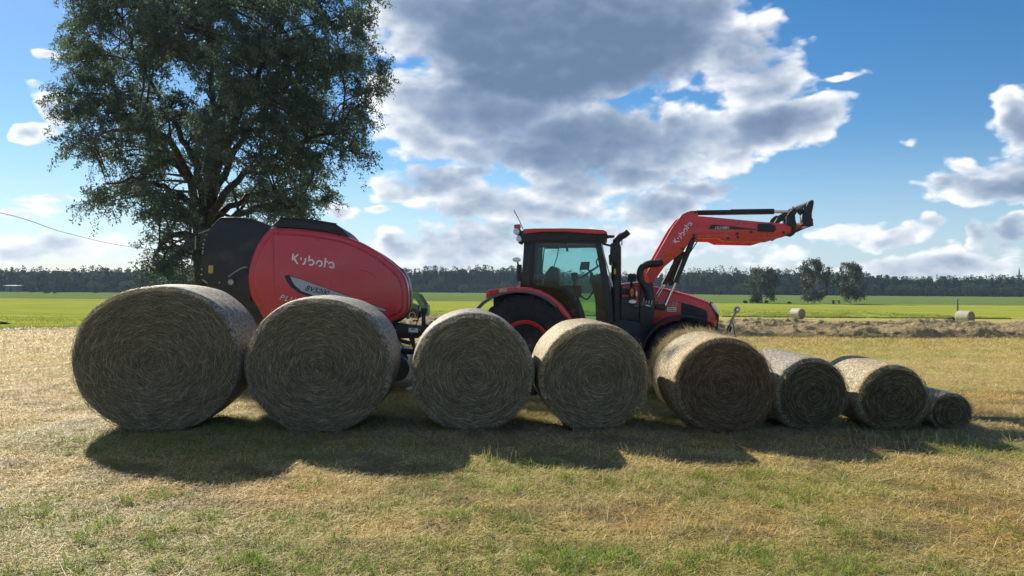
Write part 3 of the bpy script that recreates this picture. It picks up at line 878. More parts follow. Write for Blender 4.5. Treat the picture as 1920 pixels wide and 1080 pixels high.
# ------------------------------------------------------------------ the big willow behind the baler
def big_tree():
    Y0 = 30.0
    root = empty('willow_tree', (W(384, 520, Y0).x, Y0, float(gz(Y0))))
    tag(root, 'big spreading willow tree with many limbs behind the red baler', 'tree')
    O = root.location
    def L(px, py, Y=Y0):
        p = W(px, py, Y) - O
        return p
    tb = tube_bm([(0, 0, -.2), (0, 0, .25), L(386, 540), L(384, 480), L(380, 425), L(382, 392)], [.66, .50, .43, .40, .38, .32], 16)
    bm_obj('trunk', tb, BARK, root, True, 80)
    poly = [(150, -60), (125, 40), (112, 130), (128, 215), (152, 300), (128, 345), (160, 385), (205, 408), (250, 395), (262, 440), (280, 500), (345, 540),
            (440, 520), (470, 430), (600, 408), (640, 345), (675, 300), (682, 240), (700, 175), (735, 165), (728, 90), (700, 40), (690, -20), (640, -70), (400, -110)]
    A = np.array(poly, float); A[:, 0] = 415 + (A[:, 0] - 415) * .985
    def inside(x, y):
        r = False; j = len(A) - 1
        for i in range(len(A)):
            if (A[i, 1] > y) != (A[j, 1] > y) and x < (A[j, 0] - A[i, 0]) * (y - A[i, 1]) / (A[j, 1] - A[i, 1]) + A[i, 0]: r = not r
            j = i
        return r
    rs = random.Random(5)
    # primary limbs (px, py, depth offset) starting at the fork
    limbs = [[(382, 400, 0), (350, 372, -.5), (300, 350, -1.5), (258, 335, -2.2), (200, 345, -2.8)],
             [(381, 410, 0), (345, 330, .8), (318, 290, 1.4), (270, 220, 2.2), (210, 150, 3)],
             [(380, 400, 0), (370, 320, -.3), (345, 260, -.8), (305, 190, -1.2), (250, 90, -1.6), (220, 10, -2)],
             [(384, 390, 0), (392, 300, .2), (400, 210, .5), (395, 110, 1), (380, 0, 1.4)],
             [(386, 395, 0), (410, 310, -.8), (440, 230, -1.6), (480, 150, -2.2), (520, 60, -2.8), (540, -30, -3)],
             [(386, 405, 0), (430, 300, .8), (500, 200, 1.8), (580, 130, 2.6), (660, 80, 3)],
             [(388, 420, 0), (430, 350, -.8), (500, 300, -1.8), (580, 260, -2.4), (640, 250, -3)],
             [(388, 430, 0), (440, 380, 1.2), (510, 360, 2.2), (590, 350, 2.8)],
             [(384, 395, 0), (420, 260, 2.5), (470, 130, 4.0), (480, 20, 4.6)],
             [(378, 415, 0), (330, 280, -2.5), (260, 240, -4.0), (190, 250, -4.6)],
             [(388, 440, 0), (450, 400, -2.5), (520, 380, -3.6), (560, 395, -4)],
             [(376, 450, 0), (345, 440, -1.2), (310, 450, -2.0), (290, 480, -2.3)]]
    nodes = []
    lim = bmesh.new(); 
    for k, lb in enumerate(limbs):
        pts = smooth_curve([L(a, b, Y0 + c) for a, b, c in lb], 5)
        for q in range(1, len(pts)): pts[q] = pts[q] + Vector((rs.gauss(0, .05), rs.gauss(0, .05), rs.gauss(0, .05)))
        r0 = .18 if k not in (3, 4) else .23
        rad = [max(.03, r0 * (1 - .88 * i / (len(pts) - 1))) for i in range(len(pts))]
        bm = tube_bm(pts, rad, 8)
        bm_obj('limb', bm, BARK, root, True, 80)
        nodes += [(p, r) for p, r in zip(pts[3:], rad[3:])]
    # clumps
    clumps = []
    tries = 0
    while len(clumps) < 238 and tries < 30000:
        tries += 1
        x, y = rs.uniform(105, 740), rs.uniform(-55, 540)
        if not inside(x, y): continue
        # keep the airy windows round the fork
        if 320 < x < 480 and 290 < y < 400 and rs.random() < .85: continue
        if (x - 395) ** 2 + (y - 410) ** 2 < 52 ** 2 or (x < 300 and y > 470) or (x < 235 and y > 385) or x < 128: continue
        # half width of the crown here gives its depth
        xc = 400; hw = 310
        k = 1 - min(1, ((x - xc) / hw) ** 2) * .9 - min(1, ((y - 180) / 380) ** 2) * .35
        dy = rs.uniform(-1, 1) * 5.6 * math.sqrt(max(.08, k))
        p = L(x, y, Y0 + dy)
        if p.z < 1.3: continue
        if all((p - q).length > .88 for q in clumps): clumps.append(p)
    tw = bmesh.new()
    allP, allT = [], []
    for p in clumps:
        q, r = min(nodes, key=lambda nr: (nr[0] - p).length + (0 if nr[0].z < p.z + .3 else 1.5))
        mid = (q + p) / 2 + Vector((rs.gauss(0, .2), rs.gauss(0, .2), .25))
        tube_bm(smooth_curve([q, mid, p], 3), [min(.06, r * .5)] * 2 + [.035] * 3 + [.015] * 2, 5, tw)
        # sprays: twigs leaving the clump, leaves strung along them
        ns = rs.randint(19, 29)
        R0 = rs.uniform(.75, 1.15)
        for s in range(ns):
            d = Vector((rs.gauss(0, 1), rs.gauss(0, 1), rs.gauss(.35, .8))).normalized()
            a = p + d * R0 * rs.uniform(0, .45)
            e = a + d * R0 * rs.uniform(.5, 1.0) + Vector((0, 0, -rs.uniform(.1, .55)))
            m_ = (a + e) / 2 + Vector((0, 0, .15))
            if s % 4 == 0: tube_bm([p, m_, e], [.012, .009, .005], 3, tw)
            n = rs.randint(42, 66)
            t = RNG.random(n)[:, None] ** .8
            P = (1 - t) ** 2 * np.array(a) + 2 * t * (1 - t) * np.array(m_) + t ** 2 * np.array(e)
            allP.append(P + RNG.normal(0, .07, (n, 3)))
            allT.append(np.clip(RNG.normal(.5, .22, n) + rs.gauss(0, .12), 0, 1))
    bm_obj('branches', tw, BARK, root)
    P = np.concatenate(allP); Tn = np.concatenate(allT)
    print('willow leaves', len(P))
    ob('crown', foliage('crown', P, .125, Tn, LEAF_WILLOW, 2.8, .6), root)
big_tree()

# ------------------------------------------------------------------ birches, shrubs and forest
def crown_points(n, lobes, rs=RNG, shell=.55):
    """points in a union of ellipsoid lobes ((cx, cy, cz, rx, ry, rz))"""
    lo = np.array(lobes); w = (lo[:, 3] * lo[:, 4] * lo[:, 5]) ** (2 / 3.); w /= w.sum()
    k = rs.choice(len(lo), n, p=w)
    d = rs.normal(0, 1, (n, 3)); d /= np.linalg.norm(d, axis=1, keepdims=True)
    r = (shell + (1 - shell) * rs.random(n))[:, None]
    return lo[k, :3] + d * r * lo[k, 3:6]
def birch(x, y, h, w, stems, seed, label, group, lean=0.):
    rs = np.random.default_rng(seed)
    root = empty('birch_tree', (x, y, float(gz(y)))); tag(root, label, 'tree', group)
    lobes = []
    for s in range(stems):
        a = rs.uniform(-1, 1); ex = a * w * .30
        pts = [((s - stems / 2) * .35, rs.uniform(-.4, .4), -.2), (ex * .4 + lean, 0, h * .35), (ex + lean, rs.uniform(-.5, .5), h * .9)]
        bm_obj('trunk', tube_bm(smooth_curve(pts, 4), [.17, .15, .13, .12, .10, .08, .06, .05, .03], 6), BIRCHBARK, root, True, 80)
    ncl = 78; P = []; T_ = []
    br = bmesh.new()
    for c in range(ncl):
        zt = rs.uniform(.18, 1.0)
        ww = w * .45 * (1 - .6 * abs((zt - .58) / .44) ** 2.2)
        px_, py_ = rs.uniform(-1, 1) * ww, rs.uniform(-1, 1) * ww * .8
        p = np.array([px_ + lean, py_, zt * h])
        tube_bm([(lean * .6 + px_ * .15, py_ * .1, zt * h * .75), tuple(p)], [.035, .015], 4, br)
        for s in range(17):
            q = p + rs.normal(0, .45, 3) * np.array([1, 1, .7]) * w / 11
            n = 10; t = rs.random(n)[:, None]
            P.append(q + np.array([[0, 0, -1.0]]) * t * rs.uniform(.6, 1.9) + rs.normal(0, .10, (n, 3)) + np.array([[rs.normal(0, .25), 0, 0]]) * t)
            T_.append(np.clip(rs.normal(.42, .2, n), 0, 1))
    bm_obj('branches', br, BIRCHBARK, root)
    ob('crown', foliage('crown', np.concatenate(P), .34, np.concatenate(T_), LEAF_BIRCH, 1.8, .8), root)
    return root
GB = 'birches standing on the far side of the meadow'
def at(px, py_base, Y):
    p = W(px, py_base, Y); return p.x, Y
x, y = at(1428, 562, 200); birch(x, y, 9.6, 9.4, 4, 3, 'leftmost of the three birches, thin crown and several pale stems', GB)
x, y = at(1524, 566, 200); birch(x, y, 12.0, 9.2, 3, 4, 'middle birch with drooping twigs and a bush at its foot', GB)
x, y = at(1594, 566, 200); birch(x, y, 11.6, 9.0, 2, 8, 'rightmost of the three birches, dark drooping crown beside the small bench', GB, .6)

def shrub(x, y, w, h, n, size, tint, label, group=None, cat='shrub', name='shrub', mat=None):
    lobes = [(RNG.uniform(-.3, .3) * w, RNG.uniform(-.2, .2) * w, RNG.uniform(.35, .7) * h, w * .33, w * .3, h * .33) for _ in range(6)]
    P = crown_points(n, lobes, shell=.3); P[:, 2] = np.abs(P[:, 2])
    t = np.clip(RNG.normal(tint, .18, n), 0, 1)
    root = ob(name, foliage(name, P, size, t, mat or LEAF_FOREST, 1.6), None, (x, y, float(gz(y))))
    return tag(root, label, cat, group)
for px, w, h, lab in ((1413, 2.2, 1.5, 'round dark shrub under the leftmost birch'), (1397, 1.2, .9, 'small shrub left of the leftmost birch'), (1437, 1.1, .9, 'small shrub right of the stems of the leftmost birch'),
                      (1480, 1.0, .6, 'lone tiny shrub between the left and middle birches'), (1517, 2.6, 2.2, 'bush grown up round the foot of the middle birch')):
    x, y = at(px, 565, 199); shrub(x, y, w, h, 700, .22, .4, lab)
x, y = at(1787, 604, 74); shrub(x, y, 2.0, .55, 900, .16, .35, 'low scrub at the foot of the thin post')
for px, Yd, lb in ((92, 300, 'middle one of three dark low shrubs far out in the left field'), (104, 297, 'right one of three dark low shrubs far out in the left field'), (84, 302, 'left one of three dark low shrubs far out in the left field')):
    x, y = at(px, 545, Yd); shrub(x, y, 1.8, 1.1, 200, .3, .1, lb, 'dark low shrubs in the left field')
x, y = at(10, 600, 44); shrub(x, y, .8, .22, 260, .10, .5, 'dark weed patch in the left meadow near its front edge')

def forest_tree_pts(kind, h, w, n, rs):
    if kind == 'round':
        lobes = [(rs.uniform(-.30, .30) * w, rs.uniform(-.3, .3) * w, h * rs.uniform(.40, .82), w * rs.uniform(.18, .30), w * .24, h * rs.uniform(.14, .24)) for _ in range(8)] + [(0, 0, h * .35, w * .42, w * .4, h * .34)]
        P = crown_points(n, lobes, rs, .75)
    elif kind == 'pine':
        z = rs.random(n) ** .8
        rr = w * .5 * (1.04 - z) ** .42 * rs.random(n) ** .4 * (.8 + .2 * np.sin(z * 20 + rs.uniform(0, 6)))
        a = rs.uniform(0, 6.283, n)
        P = np.stack([rr * np.cos(a), rr * np.sin(a), h * (.06 + z * .94)], -1)
    P[:, 2] = np.clip(P[:, 2], 0, h * 1.03)
    return P
def forest():
    rs = np.random.default_rng(3)
    # the mass of the wood: many crowns in one object
    zones = [  # px range, first Y, rows, height, kind weights, tint
        (-600, 330, 345, 7, 10.3, .8, .5), (300, 985, 440, 6, 13.5, .15, .30), (940, 1350, 445, 7, 11.8, .25, .36), (1290, 2800, 425, 8, 11.5, .5, .40)]
    Pl, Tl, Sl = [], [], []
    core = bmesh.new()
    for (p0, p1, Y1, rows, H, roundw, tint) in zones:
        for r in range(rows):
            Yr = Y1 + 6 + r * 9
            x0, x1 = W(p0, 540, Yr).x, W(p1, 540, Yr).x
            x = x0
            while x < x1:
                h = H * rs.uniform(.78, 1.16) * (.72 + .56 * float(fbm(x * .022, 0.0, 44, 3))) + r * .38 * (1 + .5 * math.sin(x * .02))
                kind = 'round' if rs.random() < roundw else 'pine'
                w = h * (rs.uniform(.65, .95) if kind == 'round' else rs.uniform(.42, .58))
                yy = Yr + rs.uniform(-3, 3)
                n = 300 if r < 3 else 130
                P = forest_tree_pts(kind, h, w, n, rs) + np.array([x, yy, float(gz(yy)) - .2])
                Pl.append(P); tt = tint + rs.normal(0, .10) - (.10 if kind == 'pine' else 0)
                Tl.append(np.clip(rs.normal(tt, .14, n), 0, 1)); Sl.append(np.full(n, .80 if kind == 'round' else .72))
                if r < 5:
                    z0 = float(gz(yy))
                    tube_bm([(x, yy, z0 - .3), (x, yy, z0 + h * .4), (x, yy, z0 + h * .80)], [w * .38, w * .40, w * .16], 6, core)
                x += w * rs.uniform(.36, .58)
    P = np.concatenate(Pl); T_ = np.concatenate(Tl); Sz = np.concatenate(Sl)
    print('forest quads', len(P))
    m = foliage('forest', P, Sz, T_, LEAF_FOREST, 1.3)
    root = ob('forest', m); tag(root, 'dark mixed forest closing the fields along the horizon', 'forest', kind='stuff')
    o = bm_obj('forest_shade_core', core, SHADE_DARK, root); o['kind'] = 'stuff'  # wide dark cores added inside the crowns to block light
    # undergrowth in front of the wood
    n = 58000
    xx = rs.uniform(-480, 620, n); yy = np.where(xx < -150, 344, 428) + rs.uniform(-2, 10, n)
    zz = gz(yy) + rs.random(n) ** 1.4 * 4.6 * (.5 + fbm(xx * .06, yy * 0, 13, 3))
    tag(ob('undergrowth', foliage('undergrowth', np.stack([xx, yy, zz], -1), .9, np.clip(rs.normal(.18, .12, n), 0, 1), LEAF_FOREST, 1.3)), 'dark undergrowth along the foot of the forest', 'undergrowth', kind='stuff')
    # single trees that stand out in front of the wood
    G = 'single broadleaf trees at the edge of the forest'
    for (px, Yd, h, w, tint, lab) in [
        (822, 432, 9.5, 11, .42, 'large round tree standing out from the pine wood behind the baler'),
        (868, 425, 4.6, 5.2, .75, 'small pale green tree at the wood edge right of the large round tree'),
        (950, 428, 7.4, 7.6, .62, 'pale tree at the wood edge just left of the tractor cab'),
        (112, 338, 9.6, 9.2, .12, 'tall dark brown green tree in the left wood'),
        (60, 330, 5.2, 5.4, .5, 'bushy tree in front of the left wood beside the pale roof'),
        (180, 330, 5.4, 6.5, .66, 'pale bushy tree in the left wood, nearer the road end'),
        (238, 330, 5.8, 8.0, .7, 'wide pale tree in the left wood next to the willow'),
        (1640, 418, 7.2, 8.6, .5, 'round tree at the wood edge just right of the birches'),
        (1672, 418, 6.4, 7.6, .5, 'second round tree at the wood edge right of the birches'),
        (1690, 419, 7.0, 7.2, .55, 'third round tree at the wood edge right of the birches'),
        (1715, 418, 7.6, 8.4, .62, 'fourth and tallest round tree at the wood edge right of the birches'),
        (1742, 419, 6.6, 7.0, .5, 'round tree at the wood edge left of the thin post'),
        (1766, 418, 6.2, 6.6, .5, 'round tree at the wood edge directly left of the thin post'),
        (1790, 418, 5.6, 6.2, .45, 'small round tree at the wood edge behind the thin post'),
        (1817, 418, 8.0, 9.0, .72, 'pale domed tree above the right field bale'),
        (1843, 419, 7.6, 8.8, .55, 'broad tree right of the pale domed tree at the wood edge'),
        (1865, 418, 5.6, 6.0, .45, 'low tree at the wood edge between the broad trees at right'),
        (1886, 418, 7.6, 8.0, .62, 'domed tree at the wood edge under the radio mast, left one'),
        (1910, 418, 6.8, 7.2, .5, 'domed tree at the wood edge directly under the radio mast'),
        (1385, 424, 7.0, 9.0, .55, 'wide bushy tree in front of the wood right of the tractor'),
        (1350, 424, 5.6, 8.0, .5, 'low wide tree in front of the wood behind the tractor nose'),
        (1460, 424, 5.4, 8.0, .55, 'low wide tree between the left and middle birches'),
        (1490, 423, 5.4, 7.0, .2, 'dark round tree left of the middle birch')]:
        x = W(px, 545, Yd).x
        n = 950
        root = empty('broadleaf_tree', (x, Yd, float(gz(Yd)))); tag(root, lab, 'tree', G)
        P = forest_tree_pts('round', h, w, n, rs)
        t = np.clip(rs.normal(tint, .16, n), 0, 1)
        ob('crown', foliage('crown', P, .62, t, LEAF_FOREST, 1.4), root)
        bm = tube_bm([(0, 0, -.4), (0, 0, h * .3), (0, 0, h * .72)], [w * .12, w * .26, w * .10], 7)  # trunk swells into a dark core, shade put into its colour
        bm_obj('trunk', bm, SHADE_DARK, root)
forest()

# ------------------------------------------------------------------ the air: far woods fade to blue
hm = bpy.data.materials.new('air'); hm.use_nodes = True
T = NT(hm.node_tree); T.n.clear()
pv = T.node('ShaderNodeVolumePrincipled'); pv.inputs['Color'].default_value = (.55, .75, 1, 1); pv.inputs['Density'].default_value = HAZE
pv.inputs['Anisotropy'].default_value = 0.2
T.l.new(pv.outputs[0], T.node('ShaderNodeOutputMaterial').inputs['Volume'])
hz_o = bm_obj('haze', prism_bm([(-900, -14), (900, -14), (900, 32), (-900, 32)], -60, 700), hm)
tag(hz_o, 'thin bluish summer air over the fields', kind='stuff')

# ------------------------------------------------------------------ distant small things
def bar(bm, a, b, r, seg=6): return tube_bm([a, b], r, seg, bm)
x, y = at(1795, 600, 74.5)
zt = W(1795, 560, 74.5).z - float(gz(74.5))
p = empty('field_post', (x, y, float(gz(y)))); tag(p, 'thin upright wooden post behind the right field bale', 'post')
bm_obj('post_shaft', tube_bm([(0, 0, -.2), (.01, 0, zt * .6), (0, 0, zt)], [.09, .075, .06], 8), WOOD, p)
bm_obj('post_cap', tube_bm([(0, 0, zt - .05), (0, 0, zt + .12)], .085, 8), STEEL, p)
x, y = at(1567, 568, 199)
b = empty('picnic_bench', (x, y, float(gz(y)))); tag(b, 'small dark bench table in the grass beside the rightmost birch', 'bench')
bm_obj('tabletop', box_bm(-1.1, 1.1, -.4, .4, .95, 1.05), WOOD, b)
bm_obj('seat', box_bm(-1.0, 1.0, -.8, -.5, .42, .50), WOOD, b)
for s in (-.7, .7): bm_obj('leg', box_bm(s - .07, s + .07, -.7, .5, 0, .95), WOOD, b)
x = W(1911, 500, 520).x; z0 = float(gz(520))
m = empty('radio_mast', (x, 520, z0)); tag(m, 'slender radio mast rising above the forest at the right edge', 'mast')
zt = W(1911, 506, 520).z - z0
bm_obj('shaft', tube_bm([(0, 0, 0), (0, 0, zt - 1.5), (0, 0, zt + 1.5)], [.9, .5, .15], 6), GREY, m)
bm_obj('platform', tube_bm([(0, 0, zt - 5), (0, 0, zt - 3.5)], 1.7, 10), GREY, m)
x = W(20, 523, 338).x; z0 = float(gz(338))
h = empty('farm_shed', (x, 338, z0)); tag(h, 'low shed with a pale roof among the trees at the left edge', 'shed')
bm_obj('wall', box_bm(-2.6, 2.6, 0, 4, 0, 2.8), GREY, h)
bm_obj('roof', prism_bm([(-3.1, 2.8), (3.1, 2.8), (3.1, 3.05), (-3.1, 3.05)], -.6, 4.6), WHITE, h)
bm_obj('door', box_bm(-.6, .6, -.05, 0, 0, 2.1), BLACK, h)

# power line running to a pole hidden by the willow
cb = bmesh.new()
a = W(-420, 330, 45); c_ = W(0, 399, 62); d_ = W(125, 437, 80); e_ = W(255, 464, 100); f_ = W(420, 478, 135)
tube_bm(smooth_curve([a, c_, d_, e_, f_], 8), .028, 6, cb)
tag(bm_obj('power_line', cb, PLASTIC), 'single dark overhead cable sagging into the willow from the left', 'cable')
for (q, lab) in ((f_, 'wooden pole far behind the willow, carrying the overhead cable'), (a, 'wooden pole off to the left, carrying the overhead cable')):
    g0 = float(gz(q.y)); pr = empty('utility_pole', (q.x, q.y, g0)); tag(pr, lab, 'utility pole')
    hz = q.z - g0
    bm_obj('pole_shaft', tube_bm([(0, 0, -.5), (0, 0, hz + .1)], [.16, .11], 8), WOOD, pr)
    bm_obj('insulator', tube_bm([(0, 0, hz - .05), (0, 0, hz + .22)], .06, 8), STEEL, pr)

# ------------------------------------------------------------------ lettering
def stroke_bm(strokes, w, th, bm=None):
    """flat strips from 2-D polylines (x, z) with thickness th towards -y"""
    bm = bm or bmesh.new()
    for st_ in strokes:
        P = [Vector(p) for p in st_]; n = len(P); Lf, Rt = [], []
        for i in range(n):
            t = (P[min(i + 1, n - 1)] - P[max(i - 1, 0)]).normalized(); nn = Vector((-t.y, t.x))
            if 0 < i < n - 1:
                t0 = (P[i] - P[i - 1]).normalized(); k = abs(nn.dot(Vector((-t0.y, t0.x)))); nn = nn / max(.6, k)
            Lf.append(P[i] + nn * w / 2); Rt.append(P[i] - nn * w / 2)
        vf = [[bm.verts.new((p.x, yy, p.y)) for p in ring] for yy in (-th, 0) for ring in (Lf, Rt)]
        for i in range(n - 1):
            bm.faces.new((vf[0][i], vf[0][i + 1], vf[1][i + 1], vf[1][i]))
            bm.faces.new((vf[0][i], vf[2][i], vf[2][i + 1], vf[0][i + 1]))
            bm.faces.new((vf[1][i], vf[1][i + 1], vf[3][i + 1], vf[3][i]))
        for i in (0, n - 1):
            bm.faces.new((vf[0][i], vf[1][i], vf[3][i], vf[2][i]))
    return bm
def arc(cx, cz, r, a0, a1, k=14):
    return [(cx + r * math.cos(R(a0 + (a1 - a0) * i / k)), cz + r * math.sin(R(a0 + (a1 - a0) * i / k))) for i in range(k + 1)]
WORDMARK = [
    [(0, .30), (0, 1.0)], [(.52, 1.0), (.17, .60), (.17, .50), (.58, .0)],
    [(.86, .44), (.86, .70)], [(1.30, .70), (1.30, .28)] + arc(1.07, .28, .23, 0, -95, 6),
    [(1.66, .38), (1.66, 1.0)], [(1.66, .60)] + arc(1.92, .33, .27, 110, -125, 14),
    arc(2.76, .33, .27, 205, -95, 16),
    [(3.33, .0), (3.33, 1.0)], [(3.33, .62), (3.62, .62)],
    arc(3.98, .33, .27, 170, 0, 10) + [(4.25, .0)], [(4.25, .07), (4.0, .07)] + arc(4.0, .20, .12, -90, -180, 4)]
def place2d(o, frame, px0, py0, px1, py1, ly):
    """lay an object drawn in x/z along the line between two photograph points on the plane y = ly"""
    a = Vector(frame.P(px0, py0, ly)); b = Vector(frame.P(px1, py1, ly))
    o.location = a; o.rotation_euler = (0, -math.atan2(b.z - a.z, b.x - a.x), 0)
    return (b - a).length
def wordmark(root, frame, px0, py0, px1, py1, ly, mat=None):
    a = Vector(frame.P(px0, py0, ly)); b = Vector(frame.P(px1, py1, ly)); ln = (b - a).length
    s = ln / 4.33
    o = bm_obj('brand_lettering', stroke_bm([[(x * s, z * s) for x, z in st_] for st_ in WORDMARK], .155 * s, .004), mat or WHITE, root)
    place2d(o, frame, px0, py0, px1, py1, ly)
    return o
def text(root, frame, s, px0, py0, px1, py1, ly, mat, shear=.25, bold=.0, name='lettering', spacing=1.0):
    cu = bpy.data.curves.new('t', 'FONT'); cu.body = s; cu.extrude = .002; cu.shear = shear; cu.offset = bold; cu.space_character = spacing
    t = bpy.data.objects.new('t', cu); C.objects.link(t)
    bpy.context.view_layer.update()
    me = bpy.data.meshes.new_from_object(t.evaluated_get(bpy.context.evaluated_depsgraph_get()))
    bpy.data.objects.remove(t); bpy.data.curves.remove(cu)
    n = len(me.vertices); co = np.empty(n * 3, np.float32); me.vertices.foreach_get('co', co); co = co.reshape(-1, 3)
    a = Vector(frame.P(px0, py0, ly)); b = Vector(frame.P(px1, py1, ly)); k = (b - a).length / (co[:, 0].max() - co[:, 0].min())
    co[:, 0] -= co[:, 0].min()
    out = np.stack([co[:, 0] * k, co[:, 2], co[:, 1] * k], -1)
    me.vertices.foreach_set('co', out.ravel()); me.materials.clear(); me.materials.append(mat)
    o = ob(name, me, root); place2d(o, frame, px0, py0, px1, py1, ly)
    return o

def fpoly(fr, root, name, pts, ly0, ly1, mat, bevel=.0, smooth=False, parent=None):
    q = [(fr.P(a, b, ly0)[0], fr.P(a, b, ly0)[2]) for a, b in pts]
    return bm_obj(name, prism_bm(q, ly0, ly1, bevel), mat, parent or root, bevel > 0, 40)
def ftube(fr, root, name, pts, rad, mat, seg=10, curve=False, parent=None):
    P = [fr.P(a, b, c) for a, b, c in pts]
    if curve:
        if isinstance(rad, list): rad = None
        P = smooth_curve(P, 5)
    return bm_obj(name, tube_bm(P, rad, seg), mat, parent or root, True, 50)
def wheel(root, cx, cz, Rr, rim, y0, y1, sgn, rimmat, lugs=20, lug=.045):
    """sgn = -1: outer side faces -y"""
    wz = empty('wheel', (cx, (y0 + y1) / 2, cz), 0, root)
    hw = (y1 - y0) / 2
    prof = [(rim, -hw * .86), (rim + .02, -hw * .93), (rim + (Rr - rim) * .35, -hw * 1.0), (rim + (Rr - rim) * .72, -hw * .98), (Rr - .05, -hw * .86), (Rr - lug * .6, -hw * .5), (Rr - lug * .5, 0)]
    prof = prof + [(a, -b) for a, b in prof[:-1][::-1]]
    bm = lathe_bm(prof, 64)
    bm_obj('tyre', bm, RUBBER, wz, True, 60)
    lg = bmesh.new()
    for k in range(lugs):
        for side in (-1, 1):
            a0 = 2 * math.pi * (k + (.5 if side > 0 else 0)) / lugs
            def pt(y, da, r): return (r * math.cos(a0 + da), y, r * math.sin(a0 + da))
            da = .28 * 20 / lugs; wdt = .055 / Rr
            vs = []
            for (yy, d_) in ((side * hw * 1.0, 0), (0 + side * .01, da)):
                rr0 = Rr - lug * 1.6 - (.05 if abs(yy) > .05 else 0); rr1 = Rr - (.035 if abs(yy) > .05 else 0)
                for (q, rr) in ((-wdt / 2, rr0), (wdt / 2, rr0), (wdt / 2, rr1), (-wdt / 2, rr1)):
                    vs.append(lg.verts.new(pt(yy, d_ + q, rr)))
            for f in ((0, 1, 2, 3), (4, 7, 6, 5), (0, 4, 5, 1), (1, 5, 6, 2), (2, 6, 7, 3), (3, 7, 4, 0)): lg.faces.new([vs[i] for i in f])
    o = bm_obj('tread_lugs', lg, RUBBER, wz); o['kind'] = 'stuff'
    s = sgn
    pr = [(rim + .005, s * hw * .90), (rim - .012, s * hw * .96), (rim - .055, s * hw * .90), (rim - .075, s * hw * .60), (rim - .08, s * hw * .30), (rim - .09, s * hw * .25)]
    bm = lathe_bm(pr, 48, cap=False)
    bm_obj('rim', bm, rimmat, wz, True, 30)
    pr = [(rim - .082, s * hw * .27), (rim * .55, s * hw * .30), (rim * .5, s * hw * .42), (rim * .24, s * hw * .46), (rim * .2, s * hw * .66), (.02, s * hw * .68)]
    bm_obj('wheel_disc', lathe_bm(pr, 40), BLACK if rimmat is ORANGE else rimmat, wz, True, 30)
    for k in range(8):
        a = 2 * math.pi * k / 8
        c = Vector((rim * .38 * math.cos(a), s * hw * .40, rim * .38 * math.sin(a)))
        bm_obj('wheel_nut', tube_bm([c, c + Vector((0, s * .03, 0))], .016, 6), STEEL, wz)
    return wz

# ------------------------------------------------------------------ the round baler
BR = Frame((-3.0, 13.25, float(gz(13.25))), R(6.5))
baler = empty('round_baler', BR.O, BR.yaw)
tag(baler, 'red round baler with black tailgate hitched behind the red tractor', 'baler')
N0 = -1.28
# red side shield with a rounded shoulder
SH = [(504, 426.5), (518, 426), (562, 428), (618, 435.8), (657, 445.5), (687, 459), (715, 476), (737, 493.5), (753, 509), (762, 524), (766.5, 544), (767.3, 569), (765, 583), (757, 594.5), (740, 603),
      (720, 615), (680, 640), (620, 662), (560, 662), (522, 640), (493, 601), (479, 575), (467, 556), (462, 530), (462, 512), (468, 488), (476, 466), (487, 446)]
SHD = []
_c = smooth_curve([(a, b, 0) for a, b in SH + SH[:1]], 3)[:-1]
SHD = [(v.x, v.y) for v in _c]
def shield(y_out, y_in, name):
    q = [(BR.P(a, b, N0)[0], BR.P(a, b, N0)[2]) for a, b in SHD]
    cx = sum(a for a, _ in q) / len(q); cz = sum(b for _, b in q) / len(q)
    bm = bmesh.new(); s = 1 if y_in > y_out else -1
    rows = []
    # (inset metres, depth behind the outermost plane)
    for ins, dep in ((0, abs(y_in - y_out)), (0, .13), (.012, .085), (.045, .055), (.095, .046), (.108, .020), (.128, .004), (.15, 0.0)):
        ring = []
        for i, (x, z) in enumerate(q):
            x0, z0 = q[i - 2]; x1, z1 = q[(i + 2) % len(q)]
            t = Vector((x1 - x0, z1 - z0)).normalized(); nn = Vector((-t.y, t.x))
            if nn.dot(Vector((cx - x, cz - z))) < 0: nn = -nn
            ring.append(bm.verts.new((x + nn.x * ins, y_out + s * dep, z + nn.y * ins)))
        rows.append(ring)
    n = len(q)
    for a, b in zip(rows[:-1], rows[1:]):
        for i in range(n): bm.faces.new((a[i], a[(i + 1) % n], b[(i + 1) % n], b[i]))
    f_ = bm.faces.new(rows[-1]); bm.faces.new(rows[0])
    bmesh.ops.triangulate(bm, faces=[f_])
    return bm_obj(name, bm, RED, baler, True, 24)
shield(N0, N0 + .45, 'side_shield')
shield(-N0, -N0 - .45, 'side_shield')
# pressed crease in the shield
ftube(BR, baler, 'shield_crease', [(672, 506, N0 - .001), (688, 509, N0 - .001), (699, 515, N0 - .001), (706, 522, N0 - .001)], .006, RED, 6, True)
# chamber between the shields
IN = [(516, 432), (600, 437), (655, 449), (700, 472), (750, 512), (757, 545), (758, 575), (745, 596), (700, 622), (600, 655), (540, 640), (500, 600), (480, 560), (480, 500), (495, 455)]
q = [(BR.P(a, b, N0)[0], BR.P(a, b, N0)[2]) for a, b in IN]
bm_obj('bale_chamber', prism_bm(q, N0 + .40, -N0 - .40), BLACK, baler)
# front curved black guard peeping out beyond the shield, pale edge
fpoly(BR, baler, 'front_guard', [(748, 500), (756, 506), (765, 522), (770, 545), (771, 572), (768, 586), (758, 598), (744, 606), (735, 604), (752, 590), (762, 570), (762, 540), (757, 520)], N0 + .46, -N0 - .46, BLACK, .01)
